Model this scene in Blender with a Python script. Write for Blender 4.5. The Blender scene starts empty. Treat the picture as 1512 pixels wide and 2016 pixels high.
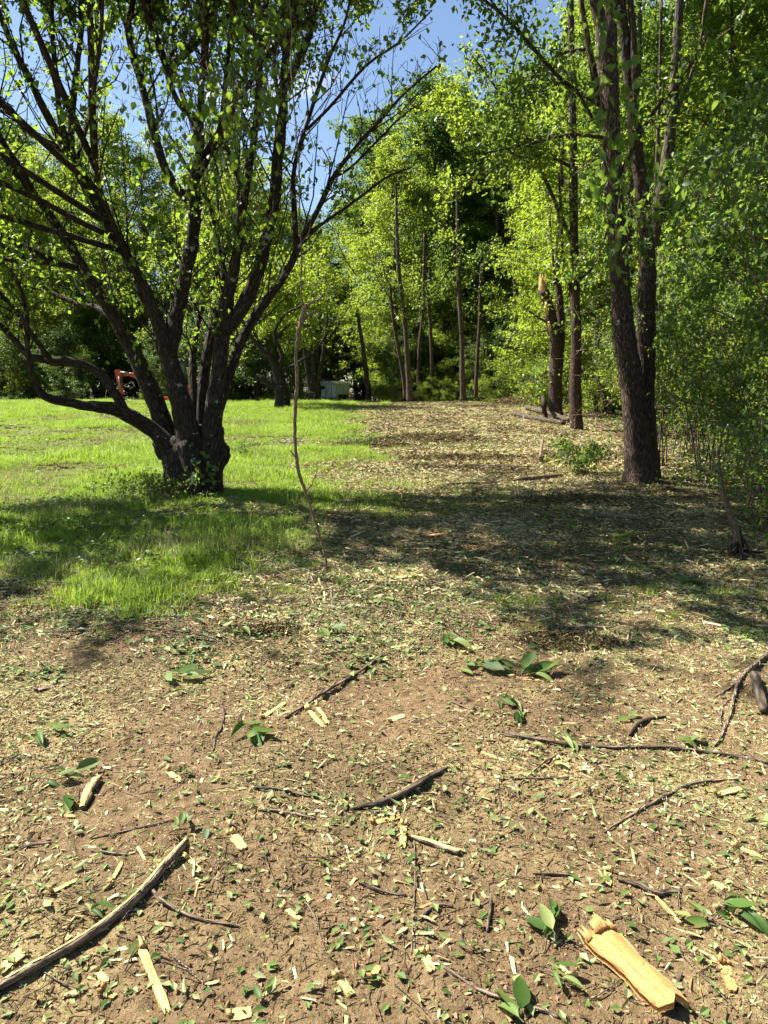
import bpy, math, random
import numpy as np
from mathutils import Vector, Matrix, Euler

R = math.radians
rng = np.random.default_rng(7)
random.seed(7)
scn = bpy.context.scene
COL = scn.collection

# ------------------------------------------------------------------ camera
PITCH = R(9.2); FPX = 1500.0; EYE = 1.55
cd = bpy.data.cameras.new('camera'); cam = bpy.data.objects.new('camera', cd); COL.objects.link(cam)
cam.location = (0, 0, EYE); cam.rotation_euler = (R(90) - PITCH, 0, 0)
cd.sensor_fit = 'VERTICAL'; cd.sensor_height = 24; cd.lens = 24 * FPX / 2016
cd.clip_start = 0.05; cd.clip_end = 2000
scn.camera = cam

# ------------------------------------------------------------------ light
SUN_EL, SUN_AZ = R(52), math.atan2(0.42, -0.90)      # azimuth: direction towards the sun in x, y
w = bpy.data.worlds.new('World'); scn.world = w; w.use_nodes = True
nt = w.node_tree; nt.nodes.clear()
sky = nt.nodes.new('ShaderNodeTexSky'); sky.sky_type = 'NISHITA'; sky.sun_disc = False
sky.sun_elevation = SUN_EL; sky.sun_rotation = math.pi / 2 - SUN_AZ; sky.altitude = 200
sky.air_density = 1.0; sky.dust_density = 0.6; sky.ozone_density = 2.0
tc = nt.nodes.new('ShaderNodeTexCoord'); mp = nt.nodes.new('ShaderNodeMapping'); mp.inputs['Scale'].default_value = (1, 1, 2.6)
nz = nt.nodes.new('ShaderNodeTexNoise'); nz.inputs['Scale'].default_value = 3.2; nz.inputs['Detail'].default_value = 7; nz.inputs['Roughness'].default_value = .6
rp = nt.nodes.new('ShaderNodeValToRGB'); rp.color_ramp.elements[0].position = .60; rp.color_ramp.elements[1].position = .80
mx = nt.nodes.new('ShaderNodeMix'); mx.data_type = 'RGBA'; mx.inputs[7].default_value = (10, 10.2, 10.6, 1)
bg = nt.nodes.new('ShaderNodeBackground'); bg.inputs[1].default_value = 0.052
ow = nt.nodes.new('ShaderNodeOutputWorld')
L = nt.links.new
L(tc.outputs['Generated'], mp.inputs[0]); L(mp.outputs[0], nz.inputs['Vector']); L(nz.outputs['Fac'], rp.inputs[0])
L(rp.outputs[0], mx.inputs[0]); L(sky.outputs[0], mx.inputs[6]); L(mx.outputs[2], bg.inputs[0]); L(bg.outputs[0], ow.inputs[0])
sl = bpy.data.lights.new('sun', 'SUN'); sl.energy = 5.0; sl.angle = R(0.53); sl.color = (1, .95, .86)
so = bpy.data.objects.new('sun', sl); COL.objects.link(so)
sd = Vector((math.cos(SUN_EL) * math.cos(SUN_AZ), math.cos(SUN_EL) * math.sin(SUN_AZ), math.sin(SUN_EL)))
so.rotation_euler = sd.to_track_quat('Z', 'Y').to_euler(); so.location = (-20, 20, 40)
vs = scn.view_settings; scn.display_settings.display_device = 'sRGB'
vs.view_transform = 'Standard'; vs.look = 'None'; vs.gamma = 1; vs.use_curve_mapping = False; vs.exposure = 1.8
cy = scn.cycles; cy.max_bounces = 7; cy.diffuse_bounces = 4; cy.glossy_bounces = 2; cy.transmission_bounces = 4
cy.transparent_max_bounces = 4; cy.caustics_reflective = False; cy.caustics_refractive = False
cy.use_adaptive_sampling = True; cy.adaptive_threshold = 0.02; cy.use_denoising = True; cy.sample_clamp_indirect = 6

# ------------------------------------------------------------------ noise and ground shape
def _h(ix, iy, s):
    v = np.sin(ix * 127.1 + iy * 311.7 + s * 74.7) * 43758.5453
    return v - np.floor(v)
def vn(x, y, s=0):
    x = np.asarray(x, float); y = np.asarray(y, float)
    ix, iy = np.floor(x), np.floor(y); fx, fy = x - ix, y - iy
    fx = fx * fx * (3 - 2 * fx); fy = fy * fy * (3 - 2 * fy)
    return (_h(ix, iy, s) * (1 - fx) + _h(ix + 1, iy, s) * fx) * (1 - fy) + (_h(ix, iy + 1, s) * (1 - fx) + _h(ix + 1, iy + 1, s) * fx) * fy
def fbm(x, y, s=0, o=4):
    t = 0; a = .5; x = np.asarray(x, float); y = np.asarray(y, float)
    for i in range(o):
        t = t + a * vn(x, y, s + i); x = x * 2.03 + 5.1; y = y * 2.03 + 1.7; a *= .5
    return t / (1 - .5 ** o)
def sst(a, b, x):
    t = np.clip((np.asarray(x, float) - a) / (b - a), 0, 1); return t * t * (3 - 2 * t)
def H(x, y):
    x = np.asarray(x, float); y = np.asarray(y, float)
    h = .80 * sst(9, 42, y) - .03 * np.clip(y - 45, 0, 60)
    h = h + .10 * (fbm(x * .22, y * .22, 3, 3) - .5) * sst(3, 12, y)
    near = 1 - sst(8, 22, y)
    h = h + near * (.085 * (fbm(x * 1.3, y * 1.3, 11, 3) - .5) + .034 * (fbm(x * 6, y * 6, 21, 3) - .5) + .024 * (fbm(x * 19, y * 19, 31, 3) - .5))
    return h
def ray(px, py):
    u = (px - 756) / FPX; v = (1008 - py) / FPX
    return np.array([u, math.cos(PITCH) + v * math.sin(PITCH), -math.sin(PITCH) + v * math.cos(PITCH)])
def P(px, py, d):
    r = ray(px, py); s = d / r[1]; return np.array([0, 0, EYE]) + r * s
def PS(px, py, d):
    return d / ray(px, py)[1]
def G(px, py):
    r = ray(px, py); s = .8; last = s
    while s < 90:
        p = r * s
        if p[2] + EYE < H(p[0], p[1]): break
        last = s; s *= 1.01
    for _ in range(12):
        m = (s + last) / 2; p = r * m
        if p[2] + EYE < H(p[0], p[1]): s = m
        else: last = m
    p = r * s; return np.array([p[0], p[1], float(H(p[0], p[1]))])
def proj(p):
    p = np.asarray(p, float) - np.array([0, 0, EYE])
    f = p[..., 1] * math.cos(PITCH) - p[..., 2] * math.sin(PITCH); u = p[..., 1] * math.sin(PITCH) + p[..., 2] * math.cos(PITCH)
    return 756 + FPX * p[..., 0] / f, 1008 - FPX * u / f, f

# ------------------------------------------------------------------ mesh helpers
class Geo:
    def __init__(s): s.V = []; s.F = []; s.n = 0; s.T = []; s.C = []
    def add(s, v, faces, tint=0.5, tc=None):
        v = np.asarray(v, float).reshape(-1, 3); k = len(v)
        for f in (faces if isinstance(faces, list) else [faces]):
            if len(f): s.F.append(np.asarray(f, np.int64) + s.n)
        s.V.append(v); s.n += k
        s.T.append(np.full(k, tint) if np.isscalar(tint) else np.asarray(tint, float))
        s.C.append(v if tc is None else tc)
    def mesh(s, name, mats, org=(0, 0, 0), smooth=True, midx=None):
        me = bpy.data.meshes.new(name)
        V = (np.concatenate(s.V) if s.V else np.zeros((0, 3))) - np.asarray(org, float)
        me.vertices.add(len(V)); me.vertices.foreach_set('co', V.astype(np.float32).ravel())
        li = np.concatenate([f.ravel() for f in s.F]).astype(np.int32)
        ks = np.concatenate([np.full(len(f), f.shape[1]) for f in s.F]).astype(np.int32)
        st = np.concatenate([[0], np.cumsum(ks)[:-1]]).astype(np.int32)
        me.loops.add(len(li)); me.loops.foreach_set('vertex_index', li)
        me.polygons.add(len(ks)); me.polygons.foreach_set('loop_start', st); me.polygons.foreach_set('loop_total', ks)
        me.polygons.foreach_set('use_smooth', np.full(len(ks), smooth))
        if not isinstance(mats, (list, tuple)): mats = [mats]
        for m in mats: me.materials.append(m)
        if midx is not None: me.polygons.foreach_set('material_index', np.asarray(midx, np.int32))
        a = me.attributes.new('tint', 'FLOAT', 'POINT'); a.data.foreach_set('value', np.concatenate(s.T).astype(np.float32))
        a = me.attributes.new('tc', 'FLOAT_VECTOR', 'POINT'); a.data.foreach_set('vector', np.concatenate(s.C).astype(np.float32).ravel())
        me.update(calc_edges=True); me.validate()
        return me
def put(name, me, loc=(0, 0, 0), parent=None, **props):
    o = bpy.data.objects.new(name, me); COL.objects.link(o); o.location = loc
    if parent is not None: o.parent = parent; o.location = (0, 0, 0) if tuple(loc) == (0, 0, 0) else loc
    for k, v in props.items():
        if v is not None: o[k] = v
    return o
def thing(name, label, cat, loc, group=None):
    return put(name, None, tuple(float(c) for c in loc), label=label, category=cat, group=group)
def part(name, geo, mat, parent, smooth=True, **props):
    o = put(name, geo.mesh(name, mat, tuple(parent.location), smooth), parent=parent, **props); return o
def solo(name, geo, mat, label, cat, group=None, org=(0, 0, 0), smooth=True):
    return put(name, geo.mesh(name, mat, org, smooth), tuple(float(c) for c in org), label=label, category=cat, group=group)
def copy_tree(o, parent=None):
    c = o.copy(); COL.objects.link(c)
    if parent is not None: c.parent = parent
    for ch in o.children: copy_tree(ch, c)
    return c

def smoothpath(pts, rad, sub=4):
    pts = np.asarray(pts, float); rad = np.asarray(rad, float)
    if len(pts) < 3 or sub < 2:
        t = np.linspace(0, len(pts) - 1, (len(pts) - 1) * sub + 1)
        return np.stack([np.interp(t, range(len(pts)), pts[:, i]) for i in range(3)], 1), np.interp(t, range(len(pts)), rad)
    E = np.vstack([2 * pts[0] - pts[1], pts, 2 * pts[-1] - pts[-2]]); out = []; ro = []
    for i in range(len(pts) - 1):
        p0, p1, p2, p3 = E[i:i + 4]
        for k in range(sub):
            t = k / sub
            out.append(.5 * ((2 * p1) + (-p0 + p2) * t + (2 * p0 - 5 * p1 + 4 * p2 - p3) * t * t + (-p0 + 3 * p1 - 3 * p2 + p3) * t ** 3))
            ro.append(rad[i] * (1 - t) + rad[i + 1] * t)
    out.append(pts[-1]); ro.append(rad[-1]); return np.array(out), np.array(ro)
def tube(g, pts, rad, seg=8, sub=4, rough=0.0, arc=None, tint=.5, cap=True, wob=0.0, r_=None):
    r_ = r_ or rng
    p, r = smoothpath(pts, rad, sub); n = len(p)
    if wob: p = p + r_.normal(0, 1, p.shape) * (wob * r)[:, None]
    T = np.gradient(p, axis=0); T /= np.linalg.norm(T, axis=1)[:, None] + 1e-9
    a = np.array([0, 0, 1.]) if abs(T[0][2]) < .9 else np.array([1., 0, 0])
    N = np.zeros_like(p); q = np.cross(T[0], a); q /= np.linalg.norm(q)
    for i in range(n):
        q = q - T[i] * np.dot(q, T[i]); q /= np.linalg.norm(q) + 1e-9; N[i] = q
    B = np.cross(T, N)
    ln = np.concatenate([[0], np.cumsum(np.linalg.norm(np.diff(p, axis=0), axis=1))])
    closed = arc is None
    th = np.linspace(0, 2 * math.pi, seg, endpoint=False) if closed else np.linspace(arc[0], arc[1], seg)
    R_ = np.repeat(r[:, None], seg, 1)
    if rough:
        k = r_.random(8) * 6.28
        for j, (m, f) in enumerate([(2, 1.3), (3, 2.9), (5, 5.1), (8, 3.3)]):
            R_ = R_ * (1 + rough / (1 + j * .35) * np.sin(m * th[None, :] + f * ln[:, None] + k[j]) * np.sin(f * .7 * ln[:, None] + k[j + 4] + th[None, :]))
        R_ = R_ * (1 + rough * .5 * r_.normal(0, 1, R_.shape))
    v = p[:, None, :] + R_[:, :, None] * (np.cos(th)[None, :, None] * N[:, None, :] + np.sin(th)[None, :, None] * B[:, None, :])
    tcv = np.stack([np.cos(th)[None, :] * R_, np.sin(th)[None, :] * R_, np.repeat(ln[:, None], seg, 1)], 2)
    i, j = np.meshgrid(np.arange(n - 1), np.arange(seg if closed else seg - 1), indexing='ij'); i = i.ravel(); j = j.ravel(); j2 = (j + 1) % seg
    q = np.stack([i * seg + j, i * seg + j2, (i + 1) * seg + j2, (i + 1) * seg + j], 1)
    V = v.reshape(-1, 3); C = tcv.reshape(-1, 3); F = [q]
    if cap and closed:
        V = np.vstack([V, p[0], p[-1]]); C = np.vstack([C, C[0], C[-1]]); m = n * seg; jj = np.arange(seg); j2 = (jj + 1) % seg
        F.append(np.stack([np.full(seg, m), j2, jj], 1)); F.append(np.stack([np.full(seg, m + 1), (n - 1) * seg + jj, (n - 1) * seg + j2], 1))
    g.add(V, F, tint, C)
def tubes_batch(g, P0, P1, P2, r0, r1, tint=.5, seg=3):
    """many thin bent twigs at once: three-point paths"""
    n = len(P0)
    if n == 0: return
    T = P2 - P0; T = T / (np.linalg.norm(T, axis=1)[:, None] + 1e-9)
    a = np.where(np.abs(T[:, 2:3]) < .9, np.array([[0, 0, 1.]]), np.array([[1., 0, 0]]))
    N = np.cross(T, a); N /= np.linalg.norm(N, axis=1)[:, None] + 1e-9; B = np.cross(T, N)
    th = np.arange(seg) * 2 * math.pi / seg
    off = np.cos(th)[None, :, None] * N[:, None, :] + np.sin(th)[None, :, None] * B[:, None, :]
    rings = [P0[:, None, :] + off * np.reshape(r0, (-1, 1, 1)), P1[:, None, :] + off * np.reshape((r0 + r1) / 2, (-1, 1, 1)), P2[:, None, :] + off * np.reshape(r1, (-1, 1, 1))]
    V = np.concatenate(rings, 1); b = np.arange(n)[:, None] * 3 * seg; fs = []
    for k in range(2):
        for j in range(seg):
            j2 = (j + 1) % seg; fs.append(np.concatenate([b + k * seg + j, b + k * seg + j2, b + (k + 1) * seg + j2, b + (k + 1) * seg + j], 1))
    C = V - P0[:, None, :]
    g.add(V.reshape(-1, 3), [np.concatenate(fs)], np.repeat(tint, 3 * seg) if not np.isscalar(tint) else tint, C.reshape(-1, 3))
def unit(v): return v / (np.linalg.norm(v, axis=-1, keepdims=True) + 1e-9)
def leaves_batch(g, C, A, N, Ln, ratio=.55, fold=.12, tint=None, r_=None):
    r_ = r_ or rng; n = len(C); A = unit(A); Wd = unit(np.cross(N, A)); N = np.cross(A, Wd)
    Ln = np.broadcast_to(np.asarray(Ln, float), (n,))[:, None]
    v = np.stack([C, C + A * Ln * .42 + Wd * Ln * ratio / 2 + N * Ln * fold, C + A * Ln - N * Ln * .08, C + A * Ln * .42 - Wd * Ln * ratio / 2 + N * Ln * fold], 1)
    b = np.arange(n)[:, None] * 4
    f = np.concatenate([b + np.array([[0, 2, 1]]), b + np.array([[0, 3, 2]])])
    if tint is None: tint = r_.random(n)
    g.add(v.reshape(-1, 3), [f], np.repeat(tint, 4))

# ------------------------------------------------------------------ materials
def new_mat(name):
    m = bpy.data.materials.new(name); m.use_nodes = True; n = m.node_tree; n.nodes.clear(); return m, n
def nd(n, t, **kw):
    x = n.nodes.new(t)
    for k, v in kw.items():
        if isinstance(v, bpy.types.NodeSocket): n.links.new(v, x.inputs[k])
        elif k in x.inputs.keys(): x.inputs[k].default_value = v
        else: setattr(x, k, v)
    return x
def ramp(n, fac, stops):
    r = n.nodes.new('ShaderNodeValToRGB'); n.links.new(fac, r.inputs[0]); e = r.color_ramp.elements
    while len(e) < len(stops): e.new(.5)
    for x, (p, c) in zip(e, stops):
        x.position = p; x.color = (*c, 1) if len(c) == 3 else c
    return r.outputs[0]
def mixc(n, f, a, b, mode='MIX'):
    m = n.nodes.new('ShaderNodeMix'); m.data_type = 'RGBA'; m.blend_type = mode
    for s, v in ((0, f), (6, a), (7, b)):
        if isinstance(v, bpy.types.NodeSocket): n.links.new(v, m.inputs[s])
        else: m.inputs[s].default_value = v if s == 0 else (*v, 1)
    return m.outputs[2]
def math_(n, op, a, b=0.0, clamp=False):
    m = n.nodes.new('ShaderNodeMath'); m.operation = op; m.use_clamp = clamp
    for s, v in ((0, a), (1, b)):
        if isinstance(v, bpy.types.NodeSocket): n.links.new(v, m.inputs[s])
        else: m.inputs[s].default_value = v
    return m.outputs[0]
def attr(n, name, out='Fac'):
    return nd(n, 'ShaderNodeAttribute', attribute_name=name).outputs[out]
def noise(n, vec, scale, detail=4, rough=.6, out='Fac'):
    x = n.nodes.new('ShaderNodeTexNoise'); x.inputs['Scale'].default_value = scale; x.inputs['Detail'].default_value = detail; x.inputs['Roughness'].default_value = rough
    if vec is not None: n.links.new(vec, x.inputs['Vector'])
    return x.outputs[out]
def mapping(n, vec, sc):
    m = n.nodes.new('ShaderNodeMapping'); n.links.new(vec, m.inputs[0]); m.inputs['Scale'].default_value = sc; return m.outputs[0]
def finish(m, n, col, rough=.8, bump=None, bstr=.4, bdist=.01, spec=.3, metal=0.0, extra=None):
    b = n.nodes.new('ShaderNodeBsdfPrincipled')
    for k, v in (('Base Color', col), ('Roughness', rough), ('Specular IOR Level', spec), ('Metallic', metal)):
        if isinstance(v, bpy.types.NodeSocket): n.links.new(v, b.inputs[k])
        else: b.inputs[k].default_value = (*v, 1) if k == 'Base Color' else v
    if bump is not None:
        bn = n.nodes.new('ShaderNodeBump'); bn.inputs['Strength'].default_value = bstr; bn.inputs['Distance'].default_value = bdist
        n.links.new(bump, bn.inputs['Height']); n.links.new(bn.outputs[0], b.inputs['Normal'])
    o = n.nodes.new('ShaderNodeOutputMaterial'); n.links.new((extra(b.outputs[0]) if extra else b.outputs[0]), o.inputs[0]); return m

def leaf_mat(name, dark, mid, light, trans, tf=.42, objvar=.5, rough=.42, under=None, mott=None):
    m, n = new_mat(name)
    t = attr(n, 'tint'); rnd = nd(n, 'ShaderNodeObjectInfo').outputs['Random']
    f = math_(n, 'ADD', math_(n, 'MULTIPLY', t, 1 - objvar), math_(n, 'MULTIPLY', rnd, objvar))
    c = ramp(n, f, [(.1, dark), (.5, mid), (.95, light)])
    big = noise(n, nd(n, 'ShaderNodeNewGeometry').outputs['Position'], .55, 2)
    c = mixc(n, .5, c, ramp(n, big, [(.35, (.35, .42, .35)), (.65, (1.0, 1.0, .9))]), 'MULTIPLY')
    if mott: c = mixc(n, .85, c, ramp(n, noise(n, nd(n, 'ShaderNodeNewGeometry').outputs['Position'], mott, 4, .65), [(.33, (.48, .66, .55)), (.5, (.9, 1.0, .8)), (.68, (1.25, 1.12, 1.1))]), 'MULTIPLY')
    if under is not None:
        c = mixc(n, nd(n, 'ShaderNodeNewGeometry').outputs['Backfacing'], c, under)
    tc_ = mixc(n, .75, trans, c, 'MIX'); tc_ = mixc(n, .45, c, trans)
    def ex(s):
        tr = nd(n, 'ShaderNodeBsdfTranslucent', Color=tc_); mm = n.nodes.new('ShaderNodeMixShader'); mm.inputs[0].default_value = tf
        n.links.new(s, mm.inputs[1]); n.links.new(tr.outputs[0], mm.inputs[2]); return mm.outputs[0]
    return finish(m, n, c, rough, spec=.3, extra=ex)
def bark_mat(name, dark, light, lichen=.0, scale=1.0, moss=None):
    m, n = new_mat(name)
    v = attr(n, 'tc', 'Vector'); s = mapping(n, v, (1, 1, .22))
    a = noise(n, s, 38 * scale, 6, .7); b = noise(n, s, 9 * scale, 3)
    vo = n.nodes.new('ShaderNodeTexVoronoi'); n.links.new(s, vo.inputs['Vector']); vo.inputs['Scale'].default_value = 26 * scale; vo.feature = 'DISTANCE_TO_EDGE'
    h = math_(n, 'ADD', math_(n, 'MULTIPLY', vo.outputs['Distance'], 1.6, True), math_(n, 'MULTIPLY', a, .8))
    c = ramp(n, h, [(.32, dark), (.95, light)])
    c = mixc(n, .5, c, ramp(n, b, [(.3, (.55, .5, .45)), (.7, (1.1, 1.05, 1))]), 'MULTIPLY')
    if lichen:
        l1 = noise(n, v, 5.5, 5, .65)
        c = mixc(n, ramp(n, l1, [(.62 - lichen * .1, (0, 0, 0)), (.66 - lichen * .1, (1, 1, 1))]), c, (.30, .33, .27))
    if moss: c = mixc(n, ramp(n, noise(n, v, 2.2, 3), [(.45, (0, 0, 0)), (.7, (.7, .7, .7))]), c, moss)
    return finish(m, n, c, .9, h, .9, .02, .2)
def wood_mat(name, a, b, c2, scale=1.0):
    m, n = new_mat(name); v = attr(n, 'tc', 'Vector')
    f = noise(n, mapping(n, v, (1, 1, .06)), 110 * scale, 7, .75); big = noise(n, mapping(n, v, (1, 1, .3)), 24, 5, .7)
    rnd = nd(n, 'ShaderNodeObjectInfo').outputs['Random']
    c = mixc(n, rnd, ramp(n, f, [(.38, a), (.56, b)]), ramp(n, f, [(.36, a), (.47, b), (.6, c2)]))
    c = mixc(n, ramp(n, big, [(.45, (0, 0, 0)), (.7, (.8, .8, .8))]), c, c2)
    c = mixc(n, ramp(n, noise(n, v, 60, 4, .7), [(.60, (0, 0, 0)), (.70, (.8, .8, .8))]), c, (.12, .07, .035))
    return finish(m, n, c, .8, f, .9, .006, .15)
def tint_mat(name, stops, rough=.75, trans=0.0, spec=.25, patch=None):
    m, n = new_mat(name); t = attr(n, 'tint')
    c = ramp(n, t, stops)
    c = mixc(n, .35, c, ramp(n, noise(n, nd(n, 'ShaderNodeNewGeometry').outputs['Position'], 60, 3), [(.3, (.6, .6, .55)), (.7, (1.15, 1.15, 1.1))]), 'MULTIPLY')
    ex = None
    if trans:
        def ex(s):
            tr = nd(n, 'ShaderNodeBsdfTranslucent', Color=c); mm = n.nodes.new('ShaderNodeMixShader'); mm.inputs[0].default_value = trans
            n.links.new(s, mm.inputs[1]); n.links.new(tr.outputs[0], mm.inputs[2]); return mm.outputs[0]
    return finish(m, n, c, rough, spec=spec, extra=ex)
def plain(name, col, rough=.6, metal=0, spec=.4, dirt=.3, sc=6):
    m, n = new_mat(name); g_ = nd(n, 'ShaderNodeTexCoord').outputs['Object']
    d = noise(n, g_, sc, 5); c = mixc(n, dirt, col, ramp(n, d, [(.3, (.45, .42, .36)), (.7, (1, 1, 1))]), 'MULTIPLY')
    return finish(m, n, c, rough, spec=spec, metal=metal)

M = {}
M['bark_pear'] = bark_mat('bark_pear', (.012, .009, .007), (.075, .056, .041), -.05)
M['bark_right'] = bark_mat('bark_right', (.02, .013, .01), (.13, .09, .068), -.25, 1.2)
M['bark_wood'] = bark_mat('bark_wood', (.03, .022, .016), (.14, .11, .08), -.2, .8)
M['bark_twig'] = bark_mat('bark_twig', (.06, .045, .033), (.25, .19, .145), 0, 2)
M['bark_dry'] = bark_mat('bark_dry', (.11, .078, .052), (.36, .285, .205), 0, 2.5)
M['raw'] = wood_mat('raw_wood', (.46, .30, .10), (.60, .46, .20), (.46, .23, .08))
M['chipraw'] = wood_mat('pale_chip_wood', (.34, .27, .11), (.56, .49, .26), (.30, .24, .10))
M['raw_orange'] = wood_mat('raw_orange_wood', (.24, .09, .025), (.56, .34, .125), (.46, .21, .065))
M['leaf_pear'] = leaf_mat('leaf_pear', (.03, .07, .018), (.05, .11, .025), (.08, .15, .03), (.55, .78, .04), .52, .0)
M['leaf_bright'] = leaf_mat('leaf_bright', (.055, .11, .02), (.09, .165, .025), (.15, .22, .035), (.66, .80, .05), .52, .45)
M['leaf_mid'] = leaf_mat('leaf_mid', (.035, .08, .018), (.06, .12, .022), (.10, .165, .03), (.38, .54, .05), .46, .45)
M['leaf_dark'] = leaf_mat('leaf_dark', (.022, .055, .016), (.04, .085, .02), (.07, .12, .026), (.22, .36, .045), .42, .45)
M['leaf_shrub'] = leaf_mat('leaf_shrub', (.025, .065, .018), (.045, .10, .024), (.10, .18, .035), (.50, .72, .06), .48, .2, .5, under=(.07, .125, .04))
M['leaf_fallen'] = leaf_mat('leaf_fallen', (.04, .09, .015), (.09, .155, .03), (.26, .30, .10), (.3, .45, .06), .28, .9, .55, under=(.22, .27, .11))
M['flower'] = plain('flower_petal', (.75, .75, .62), .6, dirt=.15)
M['grass'] = leaf_mat('grass_blade', (.11, .22, .018), (.22, .35, .03), (.42, .48, .10), (.60, .76, .08), .42, .3, .5, mott=2.6)
M['chip'] = tint_mat('wood_chip', [(0, (.10, .065, .03)), (.3, (.26, .19, .08)), (.55, (.46, .37, .17)), (.8, (.60, .52, .29)), (1, (.30, .34, .11))])
M['mulch'] = tint_mat('shredded_mulch', [(0, (.06, .042, .018)), (.3, (.19, .14, .05)), (.52, (.36, .295, .145)), (.76, (.54, .47, .27)), (.86, (.34, .38, .10)), (1, (.16, .22, .05))], .85)
M['leafbit'] = tint_mat('leaf_bits', [(0, (.04, .085, .015)), (.4, (.09, .15, .03)), (.75, (.19, .25, .08)), (1, (.30, .31, .15))], .6, .2)
M['clod'] = tint_mat('soil_clod', [(0, (.15, .085, .045)), (.6, (.23, .14, .08)), (1, (.29, .19, .11))], .95, spec=.1)
M['litter_dark'] = tint_mat('forest_litter', [(0, (.05, .035, .02)), (.5, (.13, .09, .05)), (1, (.06, .10, .025))], .9)

# ------------------------------------------------------------------ ground
def lawn_w(x, y):
    x = np.asarray(x, float); y = np.asarray(y, float)
    n = fbm(x * .9, y * .9, 41, 3) - .5; n2 = fbm(x * .25, y * .25, 45, 2) - .5
    xb = -.35 - .9 * sst(6, 9, y) + .5 * sst(14, 30, y) + n * (3.0 + .06 * y) + n2 * .3 * y ** .5
    yb = 5.5 + n * 3.2 + .25 * np.clip(x + 3, -1, 3)
    return sst(-.7, 1.2, xb - x) * sst(-.6, 1.6, y - yb) * (1 - sst(50, 56, y))
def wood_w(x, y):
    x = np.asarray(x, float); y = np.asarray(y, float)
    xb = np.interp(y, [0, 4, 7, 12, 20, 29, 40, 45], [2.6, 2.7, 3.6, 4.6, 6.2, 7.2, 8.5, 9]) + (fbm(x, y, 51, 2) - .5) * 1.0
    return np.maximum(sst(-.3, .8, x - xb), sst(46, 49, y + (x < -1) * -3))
def cover(x, y):
    """share of the ground that litter hides"""
    x = np.asarray(x, float); y = np.asarray(y, float)
    n = fbm(x * 1.1 + 3, y * 1.1, 61, 4)
    c = .48 + .52 * sst(2.4, 3.9, y + (n - .5) * 3.0 + .6 * np.abs(x - .2))
    c = c * (.4 + .6 * sst(.34, .56, n))
    c = c * (1 - .75 * np.exp(-((x - .15) ** 2 / .25 + (y - 3.7) ** 2 / .35))) * (1 - .4 * np.exp(-((x - .9) ** 2 / .4 + (y - 2.4) ** 2 / .3)))
    c = np.maximum(c, .85 * sst(3.9, 5.4, y + (n - .5) * 2))
    return np.clip(c, .06, 1)

def axis(lo, hi, fine0, fine1, step, gr):
    a = list(np.arange(fine0, fine1, step)); s = step; v = a[-1]
    while v < hi: s *= gr; v += s; a.append(v)
    s = step; v = a[0]; b = []
    while v > lo: s *= gr; v -= s; b.append(v)
    return np.array(b[::-1] + a)
xs = axis(-500, 500, -2.3, 2.3, .022, 1.055); ys = axis(-60, 700, 1.1, 5.2, .022, 1.035)
XX, YY = np.meshgrid(xs, ys); ZZ = H(XX, YY)
g = Geo(); nx, ny = len(xs), len(ys)
i, j = np.meshgrid(np.arange(ny - 1), np.arange(nx - 1), indexing='ij'); b = (i * nx + j).ravel()
g.add(np.stack([XX, YY, ZZ], 2).reshape(-1, 3), np.stack([b, b + 1, b + nx + 1, b + nx], 1))
m, n = new_mat('ground')
pos = nd(n, 'ShaderNodeNewGeometry').outputs['Position']
n1 = noise(n, pos, 2.2, 5); n2 = noise(n, pos, 24, 6, .7); n3 = noise(n, pos, 130, 4, .7)
soil = ramp(n, n2, [(.3, (.09, .058, .029)), (.5, (.205, .140, .074)), (.7, (.30, .215, .126))])
soil = mixc(n, .45, soil, ramp(n, n3, [(.3, (.5, .48, .46)), (.7, (1.2, 1.18, 1.15))]), 'MULTIPLY')
soil = mixc(n, .5, soil, ramp(n, n1, [(.3, (.75, .72, .7)), (.7, (1.12, 1.1, 1.08))]), 'MULTIPLY')
fl = noise(n, mapping(n, pos, (1, 1.6, 1)), 42, 5, .75)
straw = ramp(n, fl, [(.33, (.07, .045, .025)), (.46, (.24, .17, .08)), (.58, (.42, .34, .16)), (.72, (.20, .24, .07))])
patch = noise(n, mapping(n, pos, (1, 1.3, 1)), 1.5, 4, .6)
straw = mixc(n, ramp(n, patch, [(.42, (.75, .75, .75)), (.58, (0, 0, 0))]), straw, (.10, .07, .04))
lawnc = ramp(n, noise(n, pos, 14, 5, .7), [(.3, (.05, .075, .015)), (.55, (.11, .15, .03)), (.75, (.24, .22, .07))])
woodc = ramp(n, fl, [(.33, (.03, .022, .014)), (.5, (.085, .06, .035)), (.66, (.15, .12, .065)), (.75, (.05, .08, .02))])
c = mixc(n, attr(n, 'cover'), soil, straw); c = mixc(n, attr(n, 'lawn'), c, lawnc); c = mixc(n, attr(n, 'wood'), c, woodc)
hh = math_(n, 'ADD', math_(n, 'MULTIPLY', n2, .7), math_(n, 'MULTIPLY', n3, .35))
finish(m, n, c, .95, hh, 1, .035, .1)
me = g.mesh('ground', m)
X_, Y_ = XX.ravel(), YY.ravel()
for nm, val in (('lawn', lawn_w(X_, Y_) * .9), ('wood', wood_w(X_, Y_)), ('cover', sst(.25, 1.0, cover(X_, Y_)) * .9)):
    a = me.attributes.new(nm, 'FLOAT', 'POINT'); a.data.foreach_set('value', val.astype(np.float32))
put('ground', me, kind='structure')

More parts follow.
